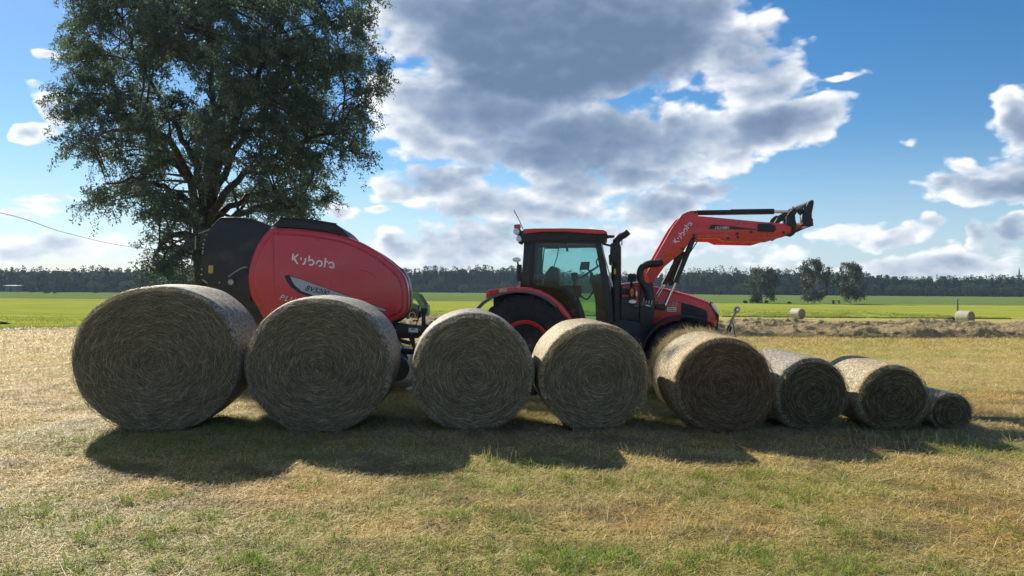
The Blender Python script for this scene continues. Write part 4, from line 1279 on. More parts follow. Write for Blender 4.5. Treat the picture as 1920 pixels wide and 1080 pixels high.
# black hood on top
fpoly(BR, baler, 'top_cover', [(509, 423.5), (525, 408.6), (582, 412), (630, 420), (640, 428), (656, 446), (648, 444), (618, 436), (562, 428), (518, 426)], N0 + .12, -N0 - .12, PLASTIC, .02)
fpoly(BR, baler, 'cover_rail', [(524, 407), (582, 410.4), (631, 418.6), (631, 420), (582, 412), (524, 408.6)], N0 + .10, N0 + .16, PLASTIC, 0)
# tailgate
TG = [(413, 407), (440, 406.5), (470, 408.5), (503, 421), (560, 470), (560, 640), (470, 640), (440, 600), (410, 560), (383, 530), (377, 505), (379, 478), (384, 445), (396, 424)]
fpoly(BR, baler, 'tailgate', TG, N0 + .16, -N0 - .16, BLACK, .025)
ftube(BR, baler, 'tailgate_rib', [(414, 409, N0 + .15), (470, 410.5, N0 + .15), (500, 422, N0 + .15)], .012, BLACK, 6)
fpoly(BR, baler, 'tailgate_flange', [(462, 560), (430, 534), (440, 525), (463, 506), (470, 520), (470, 565)], N0 + .08, N0 + .16, BLACK, .01)
fpoly(BR, baler, 'warning_sticker', [(391.2, 498), (399.6, 498), (399, 512.5), (390.8, 512.5)], N0 + .156, N0 + .162, YELLOW)
sb_ = bmesh.new()
for cy in (502.3, 508.8):
    a = BR.P(395.2, cy, N0 + .153); w_ = .022
    stroke_bm([[(a[0] - w_, a[2] - w_), (a[0] + w_, a[2] - w_), (a[0], a[2] + w_), (a[0] - w_, a[2] - w_)]], .006, .002, sb_)
for v in sb_.verts: v.co.y += N0 + .155
bm_obj('warning_symbol', sb_, BLACK, baler)
ftube(BR, baler, 'gas_strut', [(478.5, 402.5, N0 + .2), (500, 415.5, N0 + .2)], .014, CHROME, 8)
ftube(BR, baler, 'gate_rod', [(428, 519, N0 + .05), (441, 510, N0 + .05), (455, 502, N0 + .05), (463.5, 501, N0 + .05)], .011, STEEL, 8, True)
a = BR.P(433.5, 529, N0 + .06)
bm = lathe_bm([(.045, 0), (.045, -.03), (.03, -.035), (.028, -.02), (.012, -.022)], 24, center=a)
bm_obj('roller_bearing', bm, STEEL, baler, True, 30)
ftube(BR, baler, 'net_bracket', [(372, 438, N0 + .3), (396, 429, N0 + .3)], .010, STEEL, 6)
ftube(BR, baler, 'net_bracket', [(367, 442, N0 + .4), (366, 468, N0 + .4)], .010, STEEL, 6)
ftube(BR, baler, 'gate_latch', [(379, 524, N0 + .12), (389, 531, N0 + .1)], .012, STEEL, 6)
# small hinge bolts down the gate edge
for (a, b) in ((388, 440), (384, 450), (382, 458), (381, 465), (381, 471), (380, 475), (379, 505), (378, 515), (412, 530)):
    p = Vector(BR.P(a, b, N0 + .16)); bm_obj('hinge_bolt', tube_bm([p, p + Vector((0, -.02, 0))], .012, 6), STEEL, baler)
# decals
wordmark(baler, BR, 547.5, 493.5, 626.5, 503.5, N0 - .003)
DK = [(533.5, 518.5), (536, 516), (545, 516.2), (640, 550), (725, 580.5), (722, 584.5), (700, 580), (640, 573), (590, 560), (560, 549), (545, 538), (537, 527)]
fpoly(BR, baler, 'model_stripe_base', DK, N0 - .003, N0, BLACK)
fpoly(BR, baler, 'model_stripe', [(544, 517.8), (560, 522.5), (640, 551), (724, 581), (722, 583.6), (700, 578.6), (640, 569), (590, 555), (565, 545.5), (553, 535), (547, 526)], N0 - .006, N0 - .003, SILVER)
text(baler, BR, 'BV5200', 571.5, 544, 616.5, 554.5, N0 - .008, BLACK, .35, .012, 'model_lettering')
text(baler, BR, 'PLUS', 524, 561.5, 562, 570, N0 - .004, WHITE, .3, -.008, 'model_lettering', 1.25)
# chassis and drawbar
fpoly(BR, baler, 'drawbar_beam', [(560, 640), (700, 612), (736, 604.5), (782, 610), (799, 611.5), (793, 622), (785, 634), (744, 635), (700, 645), (560, 680)], -.75, -.62, BLACK, .008)
fpoly(BR, baler, 'drawbar_beam', [(560, 640), (700, 612), (736, 604.5), (782, 610), (799, 611.5), (793, 622), (785, 634), (744, 635), (700, 645), (560, 680)], .62, .75, BLACK, .008)
q = [BR.P(a, b, -.75) for a, b in ((785, 634), (799, 612), (870, 640), (905, 655), (905, 668), (840, 660))]
bm_obj('drawbar', prism_bm([(p[0], p[2]) for p in q], -.14, .14, .01), BLACK, baler)
fpoly(BR, baler, 'hose_post', [(790.5, 586), (798, 586), (798.3, 612), (790.5, 611)], -.74, -.64, BLACK, .004)
fpoly(BR, baler, 'post_cap', [(788.5, 577.5), (801.3, 577.5), (801, 583), (799, 588), (789, 587)], -.78, -.60, BLACK, .004)
fpoly(BR, baler, 'rating_plate', [(766.2, 614.8), (784, 615.4), (784, 623.8), (766.2, 622.8)], -.754, -.75, WHITE)
fpoly(BR, baler, 'plate_mark', [(772, 615.8), (777.5, 616), (777.5, 618.6), (772, 618.4)], -.757, -.754, GREEN)
for a, b in ((787, 619), (771.5, 625.6), (742, 619)):
    p = Vector(BR.P(a, b, -.75)); bm_obj('bolt_head', tube_bm([p, p + Vector((0, -.012, 0))], .010, 6), STEEL, baler)
fpoly(BR, baler, 'stand_leg', [(766, 633), (777.5, 633), (779, 652), (775, 656)], -.73, -.66, BLACK, .004)
ftube(BR, baler, 'drive_tube', [(745, 637, -.5), (770, 643.5, -.5)], .035, GREY, 8)
ftube(BR, baler, 'drive_shaft', [(742, 657, -.3), (775, 660, -.2), (850, 662, -.1)], .05, PLASTIC, 10)
ftube(BR, baler, 'pickup_arm', [(748, 640, -.6), (756, 651, -.6), (750, 657, -.6)], .018, STEEL, 8)
ftube(BR, baler, 'pickup_arm', [(757, 658, -.6), (764, 672, -.6), (752, 682, -.6), (744, 679, -.6)], .020, PLASTIC, 8)
ftube(BR, baler, 'hydraulic_hose', [(786, 588, -.7), (784, 600, -.7), (781, 606, -.7), (780, 611, -.7)], .008, PLASTIC, 6, True)
ftube(BR, baler, 'hydraulic_hose', [(784, 575, -.6), (787, 590, -.65), (783, 600, -.7), (775, 602, -.7)], .007, PLASTIC, 6, True)
fpoly(BR, baler, 'step_plate', [(774, 601.2), (782, 601.2), (782, 603), (774, 603)], -.7, -.5, PLASTIC)
# pickup reel and wheels, low down between the bales
bm_obj('pickup_reel', tube_bm([(1.0, -1.05, .42), (1.0, 1.05, .42)], .20, 20), BLACK, baler, True, 50)
wheel(baler, -.05, .50, .52, .24, -1.25, -.85, -1, WHITE, 18, .02)
wheel(baler, -.05, .50, .52, .24, .85, 1.25, 1, WHITE, 18, .02)
bm_obj('axle', tube_bm([(-.05, -.9, .5), (-.05, .9, .5)], .06, 10), BLACK, baler)

# ------------------------------------------------------------------ the tractor
TR = Frame((.36, 13.25, float(gz(13.25))), R(-7))
tractor = empty('tractor', TR.O, TR.yaw)
tag(tractor, 'red tractor with raised front loader parked behind the row of bales', 'tractor')
NW = -1.12
c = TR.P(984, 664, NW)
wheel(tractor, c[0], .85, .85, .40, NW, NW + .50, -1, ORANGE, 22, .05)
wheel(tractor, c[0], .85, .85, .40, -NW - .50, -NW, 1, ORANGE, 22, .05)
RX = c[0]
c = TR.P(1286, 676, NW + .05)
FX = c[0]
wheel(tractor, FX, .64, .64, .33, NW + .05, NW + .47, -1, ORANGE, 20, .04)
wheel(tractor, FX, .64, .64, .36, -NW - .47, -NW - .05, 1, ORANGE, 20, .04)
bm_obj('rear_axle', tube_bm([(RX, -.9, .85), (RX, .9, .85)], .16, 14), BLACK, tractor, True)
bm_obj('front_axle', tube_bm([(FX, -.9, .64), (FX, .9, .64)], .11, 12), BLACK, tractor, True)
bm_obj('transmission', prism_bm([(RX - .45, .6), (FX + .1, .55), (FX + .4, .75), (FX + .4, 1.0), (RX - .45, 1.25)], -.26, .26, .03), BLACK, tractor)
# rear fender, near and far
FO = [(911, 559), (911.5, 548), (918, 543.5), (938, 540.5), (965, 538.2), (990, 538.5), (1012, 544), (1034, 555.5), (1053, 572), (1067, 590), (1078, 608), (1086, 628)]
FI = [(1078, 628), (1070, 610), (1058, 593), (1044, 576), (1026, 562), (1008, 553), (988, 548.5), (965, 547.3), (945, 549.5), (928, 554), (916, 560)]
def mirror(o):
    m = o.data.copy()
    for v in m.vertices: v.co.y = -v.co.y
    m.flip_normals()
    return ob(o.name.split('.')[0], m, o.parent)
mirror(fpoly(TR, tractor, 'fender', FO + FI, NW + .02, NW + .62, ORANGE, .012))
FE0 = [(892.5, 578), (903, 566.5), (920, 555.5), (940, 548.6), (965, 544.8), (990, 546), (1010, 551), (1028, 560.5), (1045, 574)]
FE1 = [(1043, 577.5), (1026, 563.5), (1008, 554.5), (989, 549.7), (965, 548.5), (942, 552.5), (923, 559.5), (907, 570.5), (897, 581)]
mirror(fpoly(TR, tractor, 'fender_extension', FE0 + FE1, NW - .06, NW + .02, GREY, .006))
# inner arch behind the wheel
q = [TR.P(a, b, NW) for a, b in FI[::-1]]
mirror(bm_obj('fender_liner', prism_bm([(p[0], p[2]) for p in q] + [(q[-1][0], .9), (q[0][0], .9)], NW + .55, NW + .60), PLASTIC, tractor))
fpoly(TR, tractor, 'tail_lamp', [(917, 545), (934, 542.2), (934, 549), (921, 553), (917, 553)], NW + .005, NW + .02, REDLENS)
fpoly(TR, tractor, 'tail_lamp', [(936, 542), (950, 540.6), (950, 546.4), (936, 548.6)], NW + .005, NW + .02, principled('pale_lens', (.75, .35, .28), .2))
# cab: near and far side planes
CN = -.78
def both(name, pts, d, mat, bevel=.006):
    return mirror(fpoly(TR, tractor, name, pts, CN, CN + d, mat, bevel))
fpoly(TR, tractor, 'cab_roof', [(981, 439), (980.5, 429.5), (1000, 428.2), (1060, 427.8), (1105, 429), (1132, 431), (1138, 434.5), (1139, 438.5), (1120, 439), (1060, 434.5), (1010, 435)], CN - .06, -CN + .06, ORANGE, .018)
fpoly(TR, tractor, 'roof_lining', [(975, 443), (978, 432), (1010, 434), (1060, 433.5), (1120, 437), (1139, 437), (1139, 446), (1122, 452), (1000, 452), (981, 455)], CN - .02, -CN + .02, PLASTIC, .012)
both('window_header', [(981, 448), (1118, 447), (1120, 457.5), (1060, 455.5), (1003, 456.5), (983, 462)], .05, BLACK)
both('rear_pillar', [(983, 446), (996, 446), (991, 530), (990, 545), (976.5, 545), (978, 522), (981, 480)], .07, BLACK)
both('front_pillar', [(1114, 446), (1126, 446), (1137, 500), (1147, 555), (1150, 600), (1150, 660), (1138, 660), (1136, 600), (1131, 545), (1122, 490)], .07, BLACK)
fpoly(TR, tractor, 'pillar_trim', [(1126, 452), (1129, 454), (1134, 478), (1141, 503), (1149, 532), (1149.5, 539), (1146.5, 536), (1139, 505), (1131, 478)], CN - .012, CN, SILVER)
both('cab_side_panel', [(976, 530), (992, 533), (1010, 540), (1040, 554), (1066, 577), (1084, 605), (1096, 640), (1096, 662), (1070, 662), (1066, 600), (1045, 568), (1015, 548), (985, 542), (976, 543)], .05, BLACK)
both('door_frame', [(1048, 540), (1057, 537), (1075, 555), (1087, 580), (1094, 605), (1096, 640), (1091, 640), (1088, 606), (1081, 583), (1070, 560)], .04, PLASTIC, .003)
both('door_pillar', [(1000, 453), (1004, 453), (1001, 520), (1000, 537), (996, 536), (997, 520)], .04, PLASTIC, .003)
mirror(fpoly(TR, tractor, 'side_window', [(996, 452), (1116, 450), (1124, 490), (1133, 545), (1138, 600), (1140, 652), (1094, 652), (1086, 605), (1066, 577), (1040, 554), (1012, 540), (992, 532)], CN + .02, CN + .026, GLASS))
mirror(fpoly(TR, tractor, 'quarter_window_tint', [(988, 459), (1000, 458), (997, 520), (996, 533), (984, 530)], CN + .012, CN + .018, glass_mat('dark_glass', (.12, .16, .18))))
# lower dark door glass area behind the fender line
both('lower_door_panel', [(992, 534), (1030, 538), (1050, 541), (1070, 559), (1082, 583), (1090, 606), (1094, 655), (1080, 655), (1066, 598), (1040, 566), (1008, 547)], .012, glass_mat('smoked_glass', (.035, .05, .055)), 0)
a0 = TR.P(985, 460, CN); a1 = TR.P(985, 540, CN)
bm_obj('rear_window', prism_bm([(a0[0] - .01, a1[2]), (a0[0], a1[2]), (a0[0], a0[2]), (a0[0] - .01, a0[2])], CN + .08, -CN - .08), GLASS, tractor)
b0 = TR.P(1121, 455, CN); b1 = TR.P(1146, 590, CN)
bm = bmesh.new(); vs = [bm.verts.new((x, y, z)) for (x, z) in ((b0[0], b0[2]), (b1[0], b1[2])) for y in (CN + .08, -CN - .08)]
bm.faces.new((vs[0], vs[1], vs[3], vs[2])); bm_obj('windscreen', bm, GLASS, tractor)
c0 = TR.P(1000, 600, CN); c1 = TR.P(1146, 652, CN)
bm_obj('cab_floor', box_bm(c0[0], c1[0], CN + .07, -CN - .07, c1[2] - .05, c1[2] + .03), BLACK, tractor)
bm_obj('engine_bulkhead', box_bm(c1[0] - .1, c1[0] + .02, CN + .2, -CN - .2, c1[2], TR.P(1140, 588, CN)[2]), BLACK, tractor)
# cab interior
q = [TR.P(a, b, -.3) for a, b in ((1022, 512), (1032, 498), (1046, 502), (1050, 545), (1062, 560), (1064, 566), (1020, 568), (1016, 540))]
bm_obj('seat_backrest', prism_bm([(p[0], p[2]) for p in q[:4] + [q[-1]]], -.24, .24, .03), PLASTIC, tractor, True)
s0, s1 = TR.P(1020, 552, -.3), TR.P(1078, 570, -.3)
bm_obj('seat_cushion', box_bm(s0[0], s1[0], -.26, .26, s1[2], s0[2], .03), PLASTIC, tractor, True)
bm_obj('seat_base', box_bm(s0[0] + .1, s1[0] - .08, -.2, .2, c1[2], s1[2]), PLASTIC, tractor)
for sx, nm in ((-.34, 'armrest'), (.30, 'control_console')):
    p0, p1 = TR.P(1046, 536, -.3), TR.P(1088, 548, -.3)
    bm_obj(nm, box_bm(p0[0], p1[0], sx, sx + .12, p1[2] - .1, p0[2], .02), PLASTIC, tractor, True)
ftube(TR, tractor, 'joystick', [(1076, 540, .2), (1078, 524, .2)], .016, PLASTIC, 8)
fpoly(TR, tractor, 'joystick_grip', [(1070, 512), (1082, 511), (1085, 520), (1078, 528), (1071, 524)], .16, .24, PLASTIC, .012)
fpoly(TR, tractor, 'rear_tray', [(1000, 514), (1022, 514), (1022, 522), (1002, 523)], -.3, .3, GREY, .01)
# display and steering
fpoly(TR, tractor, 'display', [(1089.5, 491), (1106, 490.5), (1104.5, 505.5), (1086, 506.5)], -.02, .02, PLASTIC, .006)
ftube(TR, tractor, 'display_arm', [(1101, 505, .02), (1108, 510, .02), (1113, 520, .05), (1124, 545, .1)], .014, PLASTIC, 8, True)
p0 = Vector(TR.P(1108, 512, 0)); p1 = Vector(TR.P(1126, 570, 0))
bm_obj('steering_column', tube_bm([p0, (p0 + p1) / 2 + Vector((.02, 0, 0)), p1, p1 + Vector((.03, 0, -.35))], [.03, .06, .09, .11], 12), PLASTIC, tractor, True)
ax = Vector((-.55, 0, .83)).normalized(); cc_ = p0 + ax * .03
u_ = Vector((0, 1, 0)); v_ = ax.cross(u_)
ring = [cc_ + (u_ * math.cos(t) + v_ * math.sin(t)) * .20 for t in np.linspace(0, 2 * math.pi, 33)]
sw = tube_bm(ring, .014, 8, cap=False)
for t in (.5, 2.6, 4.7): tube_bm([cc_, cc_ + (u_ * math.cos(t) + v_ * math.sin(t)) * .2], .01, 6, sw)
bm_obj('steering_wheel', sw, PLASTIC, tractor, True)
fpoly(TR, tractor, 'dashboard', [(1104, 522), (1126, 512), (1134, 522), (1136, 572), (1120, 578), (1112, 545)], -.22, .22, PLASTIC, .02)
ftube(TR, tractor, 'grab_rail', [(1122, 500, -.5), (1118, 492, -.5), (1122, 484, -.5), (1130, 483, -.5)], .012, PLASTIC, 8, True)
ftube(TR, tractor, 'grab_handle', [(1088, 554, -.6), (1098, 561, -.6), (1104, 558, -.6), (1117, 540, -.6)], .013, PLASTIC, 8, True)
ftube(TR, tractor, 'pedal_lever', [(1118, 575, -.4), (1126, 590, -.4), (1122, 606, -.4), (1108, 610, -.4)], .018, PLASTIC, 8, True)
fpoly(TR, tractor, 'pedal', [(1102, 609), (1113, 607), (1115, 612), (1103, 614)], -.45, -.3, PLASTIC, .006)
fpoly(TR, tractor, 'side_mirror_inner', [(1023, 457), (1049, 457), (1049, 466), (1022, 466.5)], .55, .62, PLASTIC, .006)
ftube(TR, tractor, 'wiper', [(1048, 464.5, .74), (1102, 463.6, .74)], .010, PLASTIC, 6)
ftube(TR, tractor, 'window_bar', [(1021, 462, .72), (1017, 500, .72), (1016, 540, .72)], .012, PLASTIC, 6)
ftube(TR, tractor, 'coiled_cable', [(1047, 466, .3), (1045, 480, .3), (1040, 495, .3), (1036, 508, .3)], .009, PLASTIC, 6, True)
fpoly(TR, tractor, 'rear_view_mirror', [(1050, 454), (1064, 454), (1063, 459), (1051, 459)], -.1, .1, PLASTIC, .006)
fpoly(TR, tractor, 'radio_set', [(1060, 460), (1064, 460), (1066, 471), (1062, 472)], -.1, -.05, PLASTIC, .004)
# roof fittings at the rear
fpoly(TR, tractor, 'beacon_lamp', [(964, 421), (975, 420), (976, 427.5), (963, 428)], CN + .05, CN + .17, ORANGE, .012)
a = TR.P(969, 434.5, CN + .1)
bm_obj('work_lamp', lathe_bm([(.055, 0), (.055, -.05), (.045, -.055), (.02, -.05)], 20, center=a), LENS, tractor, True)
a = TR.P(973.5, 447.5, CN + .02)
bm_obj('work_lamp', lathe_bm([(.050, 0), (.050, -.03), (.03, -.036)], 20, center=a), LENS, tractor, True)
fpoly(TR, tractor, 'lamp_bracket', [(966, 428), (974, 428), (982, 440), (984, 452), (978, 459), (972, 456), (970, 440), (965, 438)], CN + .08, CN + .16, BLACK, .008)
ftube(TR, tractor, 'antenna', [(963.5, 394, CN + .3), (974, 414, CN + .3), (980.5, 429, CN + .3)], .007, BLACK, 6)
a = TR.P(969, 487, CN + .0)
bm = lathe_bm([(.07, 0), (.07, -.03), (.055, -.038), (.02, -.04)], 24, center=a)
for v in bm.verts: v.co.z = a[2] + (v.co.z - a[2]) * .55
bm_obj('fender_lamp', bm, LENS, tractor, True)
ftube(TR, tractor, 'lamp_stalk', [(970, 490, CN + .0), (972, 498, CN + .02)], .015, BLACK, 8)
fpoly(TR, tractor, 'lamp_housing', [(969, 496), (977.5, 496), (977, 527), (969, 527)], CN, CN + .1, PLASTIC, .012)
ftube(TR, tractor, 'lamp_post', [(974.5, 520, CN + .03), (974.5, 542, CN + .03)], .012, STEEL, 8)
# front roof arm, exhaust and mirror
fpoly(TR, tractor, 'mirror_arm', [(1122, 440), (1152, 441), (1153, 445), (1138, 447), (1130, 450), (1122, 450)], CN - .04, CN + .04, PLASTIC, .008)
fpoly(TR, tractor, 'roof_lamp', [(1124, 446), (1136, 447), (1134, 456), (1126, 457)], CN - .02, CN + .12, PLASTIC, .01)
ftube(TR, tractor, 'mirror_bracket', [(1130, 457, CN), (1146, 461, CN - .04), (1150, 458, CN - .1)], .018, PLASTIC, 8)
fpoly(TR, tractor, 'side_mirror', [(1144.5, 456), (1160, 455), (1164, 459), (1163, 485), (1160, 494), (1146, 491), (1143.5, 478)], CN - .22, CN - .10, PLASTIC, .02)
fpoly(TR, tractor, 'side_mirror_small', [(1141, 478), (1145, 477), (1147, 498), (1142, 496)], CN - .18, CN - .14, PLASTIC, .006)
EX = CN + .14
ftube(TR, tractor, 'exhaust_stack', [(1155, 625, EX), (1155, 560, EX), (1155.5, 500, EX), (1155.5, 463, EX)], .082, PLASTIC, 16)
P_ = smooth_curve([TR.P(a, b, EX) for a, b in ((1155.5, 466), (1156, 452), (1162, 445), (1171, 440), (1178, 434))], 5)
bm = tube_bm(P_, [.062] * 12 + [.058] * (len(P_) - 12), 14)
bm_obj('exhaust_pipe', bm, PLASTIC, tractor, True)
ftube(TR, tractor, 'exhaust_clamp', [(1165, 455, EX), (1167, 455, EX)], .05, STEEL, 8)
fpoly(TR, tractor, 'hazard_sticker', [(1151, 504), (1154.5, 504), (1154.5, 514), (1151, 514)], EX - .095, EX - .085, YELLOW)
fpoly(TR, tractor, 'hazard_sticker', [(1143.6, 488), (1147, 489), (1149, 499), (1144.2, 498)], CN - .1, CN - .09, YELLOW)
# bonnet
HN = -.44
def hood_bm():
    top = [(1160, 533), (1185, 529.5), (1206, 527), (1226, 536), (1252, 541), (1280, 548.5), (1305, 556), (1326, 564), (1339, 571.5), (1346, 581), (1348.5, 595)]
    bot = [(1345, 613), (1343, 621), (1330, 618), (1300, 614), (1270, 616), (1240, 617), (1214, 611), (1160, 611)]
    pts = [(TR.P(a, b, HN)[0], TR.P(a, b, HN)[2]) for a, b in top + bot]
    bm = bmesh.new(); n = len(pts); rows = []
    zc = pts[-1][1] + .22; xc = pts[0][0] + .9
    for (y, k) in ((HN, 0), (HN - .0, .0), (HN + .02, -.015)):
        pass
    secs = [(HN + .03, 0.0, 0), (HN + .0, .035, 0), (HN - .015, .10, 0)]
    rings = []
    def ring(y, ins):
        out = []
        for i, (x, z) in enumerate(pts):
            x0, z0 = pts[i - 1]; x1, z1 = pts[(i + 1) % n]
            t = Vector((x1 - x0, z1 - z0)).normalized(); nn = Vector((-t.y, t.x))
            if nn.dot(Vector((xc - x, zc - z))) < 0: nn = -nn
            out.append(bm.verts.new((x + nn.x * ins, y, z + nn.y * ins)))
        return out
    rings = [ring(HN - .015, .13), ring(HN - .010, .06), ring(HN + .02, .018), ring(HN + .09, 0), ring(-HN - .09, 0), ring(-HN - .02, .018), ring(-HN + .01, .06), ring(-HN + .015, .13)]
    for a, b in zip(rings[:-1], rings[1:]):
        for i in range(n): bm.faces.new((a[i], a[(i + 1) % n], b[(i + 1) % n], b[i]))
    bm.faces.new(rings[0]); bm.faces.new(rings[-1])
    return bm
bm_obj('bonnet', hood_bm(), ORANGE, tractor, True, 30)
HS = HN - .017
mirror(fpoly(TR, tractor, 'side_grille', [(1277, 567), (1300, 573), (1319, 579.5), (1325.5, 584), (1327, 592), (1325.5, 608), (1322, 614), (1300, 613), (1277, 612)], HS - .004, HS + .002, PLASTIC))
gb = bmesh.new()
for k in range(7):
    a = TR.P(1279, 574 + k * 5.4, HS); b = TR.P(1322, 586 + k * 4.2, HS)
    tube_bm([(a[0], HS - .006, a[2]), (b[0], HS - .006, b[2])], .006, 5, gb)
bm_obj('grille_bars', gb, PLASTIC, tractor)
fpoly(TR, tractor, 'bonnet_trim', [(1226, 566), (1277, 567), (1277, 568.2), (1226, 567.4)], HS - .003, HS, BLACK)
text(tractor, TR, 'M6-122', 1234, 573, 1270, 575, HS - .002, SILVER, .25, 0, 'model_lettering')
fpoly(TR, tractor, 'maker_plate', [(1251, 576), (1268, 576.3), (1268, 584.3), (1251, 584)], HS - .004, HS, WHITE)
for k in (0, 1): fpoly(TR, tractor, 'plate_line', [(1252.5, 578 + k * 3.2), (1266.5, 578.2 + k * 3.2), (1266.5, 579.6 + k * 3.2), (1252.5, 579.4 + k * 3.2)], HS - .006, HS - .004, GREY)
mirror(fpoly(TR, tractor, 'headlight', [(1333, 567.5), (1342, 573), (1347, 582), (1347.5, 590), (1341, 584), (1335, 575)], HS - .004, HS + .05, LENS, .004))
mirror(fpoly(TR, tractor, 'headlight_bezel', [(1331, 566), (1336, 566.5), (1336, 576), (1342, 586), (1348, 592), (1348, 600), (1342, 592), (1335, 580)], HS - .002, HS + .04, BLACK))
a = TR.P(1347.5, 590, HN); b = TR.P(1343.5, 622, HN)
bm_obj('front_grille', prism_bm([(a[0] - .04, a[2]), (a[0] + .012, a[2]), (b[0] + .02, b[2]), (b[0] - .05, b[2])], HN + .03, -HN - .03, .005), PLASTIC, tractor)
# front fenders (black arcs over the front wheels)
def arch(cx, cz, r, a0, a1, y0, y1, th, name):
    o_ = [(cx + r * math.cos(R(a)), cz + r * math.sin(R(a))) for a in np.linspace(a0, a1, 18)]
    i_ = [(cx + (r - th) * math.cos(R(a)), cz + (r - th) * math.sin(R(a))) for a in np.linspace(a1, a0, 18)]
    return bm_obj(name, prism_bm(o_ + i_, y0, y1, .006), PLASTIC, tractor)
mirror(arch(FX, .64, .72, 12, 168, NW + .03, NW + .49, .03, 'front_fender'))
# engine block, tank, steps
fpoly(TR, tractor, 'engine', [(1150, 600), (1300, 608), (1300, 690), (1150, 690)], -.34, .34, BLACK, .02)
fpoly(TR, tractor, 'fuel_tank', [(1148, 604), (1168, 598), (1200, 604), (1210, 625), (1212, 690), (1150, 690)], CN + .05, -.3, PLASTIC, .03)
fpoly(TR, tractor, 'battery_box', [(1152, 560), (1180, 556), (1200, 580), (1204, 606), (1152, 606)], CN + .15, -.44, BLACK, .02)
for k in range(3): fpoly(TR, tractor, 'step', [(1100, 668 + k * 26), (1140, 668 + k * 26), (1140, 672 + k * 26), (1100, 672 + k * 26)], CN - .25, CN + .05, STEEL)
mirror(fpoly(TR, tractor, 'cowl', [(1160, 540), (1178, 541), (1180, 560), (1160, 562)], HN - .1, HN + .05, BLACK, .01))
fpoly(TR, tractor, 'cowl_panel', [(1166, 552), (1208, 556), (1206, 600), (1190, 592), (1168, 578)], HN - .12, HN, ORANGE, .008)
# small fittings beside the bonnet
fpoly(TR, tractor, 'mirror_box', [(1178.5, 513.5), (1192, 514), (1192, 528), (1177, 528)], HN - .12, HN - .02, PLASTIC, .008)
ftube(TR, tractor, 'box_stalk', [(1184, 527, HN - .06), (1184, 540, HN - .06)], .02, PLASTIC, 8)
fpoly(TR, tractor, 'indicator_housing', [(1181, 538), (1190, 538), (1193, 560), (1180, 560)], CN + .04, CN + .14, PLASTIC, .01)
def oval(px, py, ly, rx_, rz_, mat, name, th=.02):
    a = TR.P(px, py, ly)
    bm = lathe_bm([(1, 0), (1, -th * .6), (.8, -th), (.02, -th)], 24)
    for v in bm.verts: v.co.x = a[0] + v.co.x * rx_; v.co.z = a[2] + v.co.z * rz_; v.co.y += ly
    return bm_obj(name, bm, mat, tractor, True)
oval(1185, 548.3, CN + .035, .028, .066, AMBER, 'indicator_lamp')
oval(1185, 548.3, CN + .018, .011, .032, REDLENS, 'indicator_centre')
oval(1193.5, 551, CN + .06, .016, .050, LENS, 'marker_lamp')
oval(1186, 565.6, CN + .02, .066, .032, LENS, 'side_lamp')
oval(1193, 573, CN + .06, .045, .03, WOOD, 'clay_splash')
# loader mast, valve block, guard hose
fpoly(TR, tractor, 'loader_mast', [(1203, 530), (1224, 530), (1228, 560), (1226, 590), (1218, 640), (1196, 640), (1200, 590), (1200, 555)], CN + .10, CN + .28, BLACK, .012)
fpoly(TR, tractor, 'loader_mast', [(1203, 530), (1224, 530), (1228, 560), (1226, 590), (1218, 640), (1196, 640), (1200, 590), (1200, 555)], -CN - .28, -CN - .10, BLACK, .012)
fpoly(TR, tractor, 'valve_block', [(1203, 565.5), (1224, 572), (1222.5, 578.5), (1200.5, 572)], CN + .02, CN + .10, GREY, .006)
fpoly(TR, tractor, 'valve_label', [(1211, 570.8), (1219, 573.2), (1218.6, 575), (1210.6, 572.6)], CN + .012, CN + .02, WHITE)
for k in range(4):
    ftube(TR, tractor, 'hose_coupler', [(1206.5 + k * 5, 567 + k * 1.2, CN + .06), (1207.5 + k * 5, 558.5 + k * 1.4, CN + .06)], .012, STEEL, 8)
ftube(TR, tractor, 'loader_hose_sleeve', [(1218, 562, CN + .02), (1214, 545, CN), (1204, 530, CN - .02), (1200, 513, CN - .04), (1206, 500, CN - .05), (1219, 494.5, CN - .05), (1232, 494, CN - .04), (1241, 491, CN - .02)], .058, PLASTIC, 14, True)
# loader arms
AN = -.62
ARM = [(1211, 514.5), (1262, 424), (1279, 402), (1288, 397.5), (1297, 394.8), (1306, 395), (1308.5, 399), (1308.7, 404.6), (1343, 407.8), (1425, 415.6), (1480, 419.8), (1490, 421),
       (1500, 422), (1506.7, 417.8), (1519, 421), (1492, 433.5), (1486, 439.3), (1471, 443.3), (1434.4, 454.2), (1358.5, 452.6), (1346.5, 447), (1306.7, 446.7), (1300, 441),
       (1283, 469.5), (1246, 500), (1222.5, 533)]
mirror(fpoly(TR, tractor, 'loader_arm', ARM, AN, AN + .11, ORANGE, .008))
q0, q1 = TR.P(1425, 435, AN), TR.P(1290, 420, AN)
bm_obj('loader_cross_tube', tube_bm([(q0[0], AN + .1, q0[2]), (q0[0], -AN - .1, q0[2])], .07, 14), ORANGE, tractor, True)
fpoly(TR, tractor, 'arm_plate', [(1308, 437.5), (1362, 438), (1370, 442.5), (1380, 444), (1470, 444), (1434, 453.4), (1359, 451.8), (1347, 446.4), (1308, 446)], AN - .012, AN, ORANGE, .004)
fpoly(TR, tractor, 'arm_decal', [(1328, 429.5), (1334, 421), (1375, 424.5), (1418, 429.5), (1418, 431), (1370, 430)], AN - .004, AN, BLACK)
text(tractor, TR, 'LK2100H', 1340.5, 429, 1367.5, 429.3, AN - .006, WHITE, .3, .01, 'model_lettering')
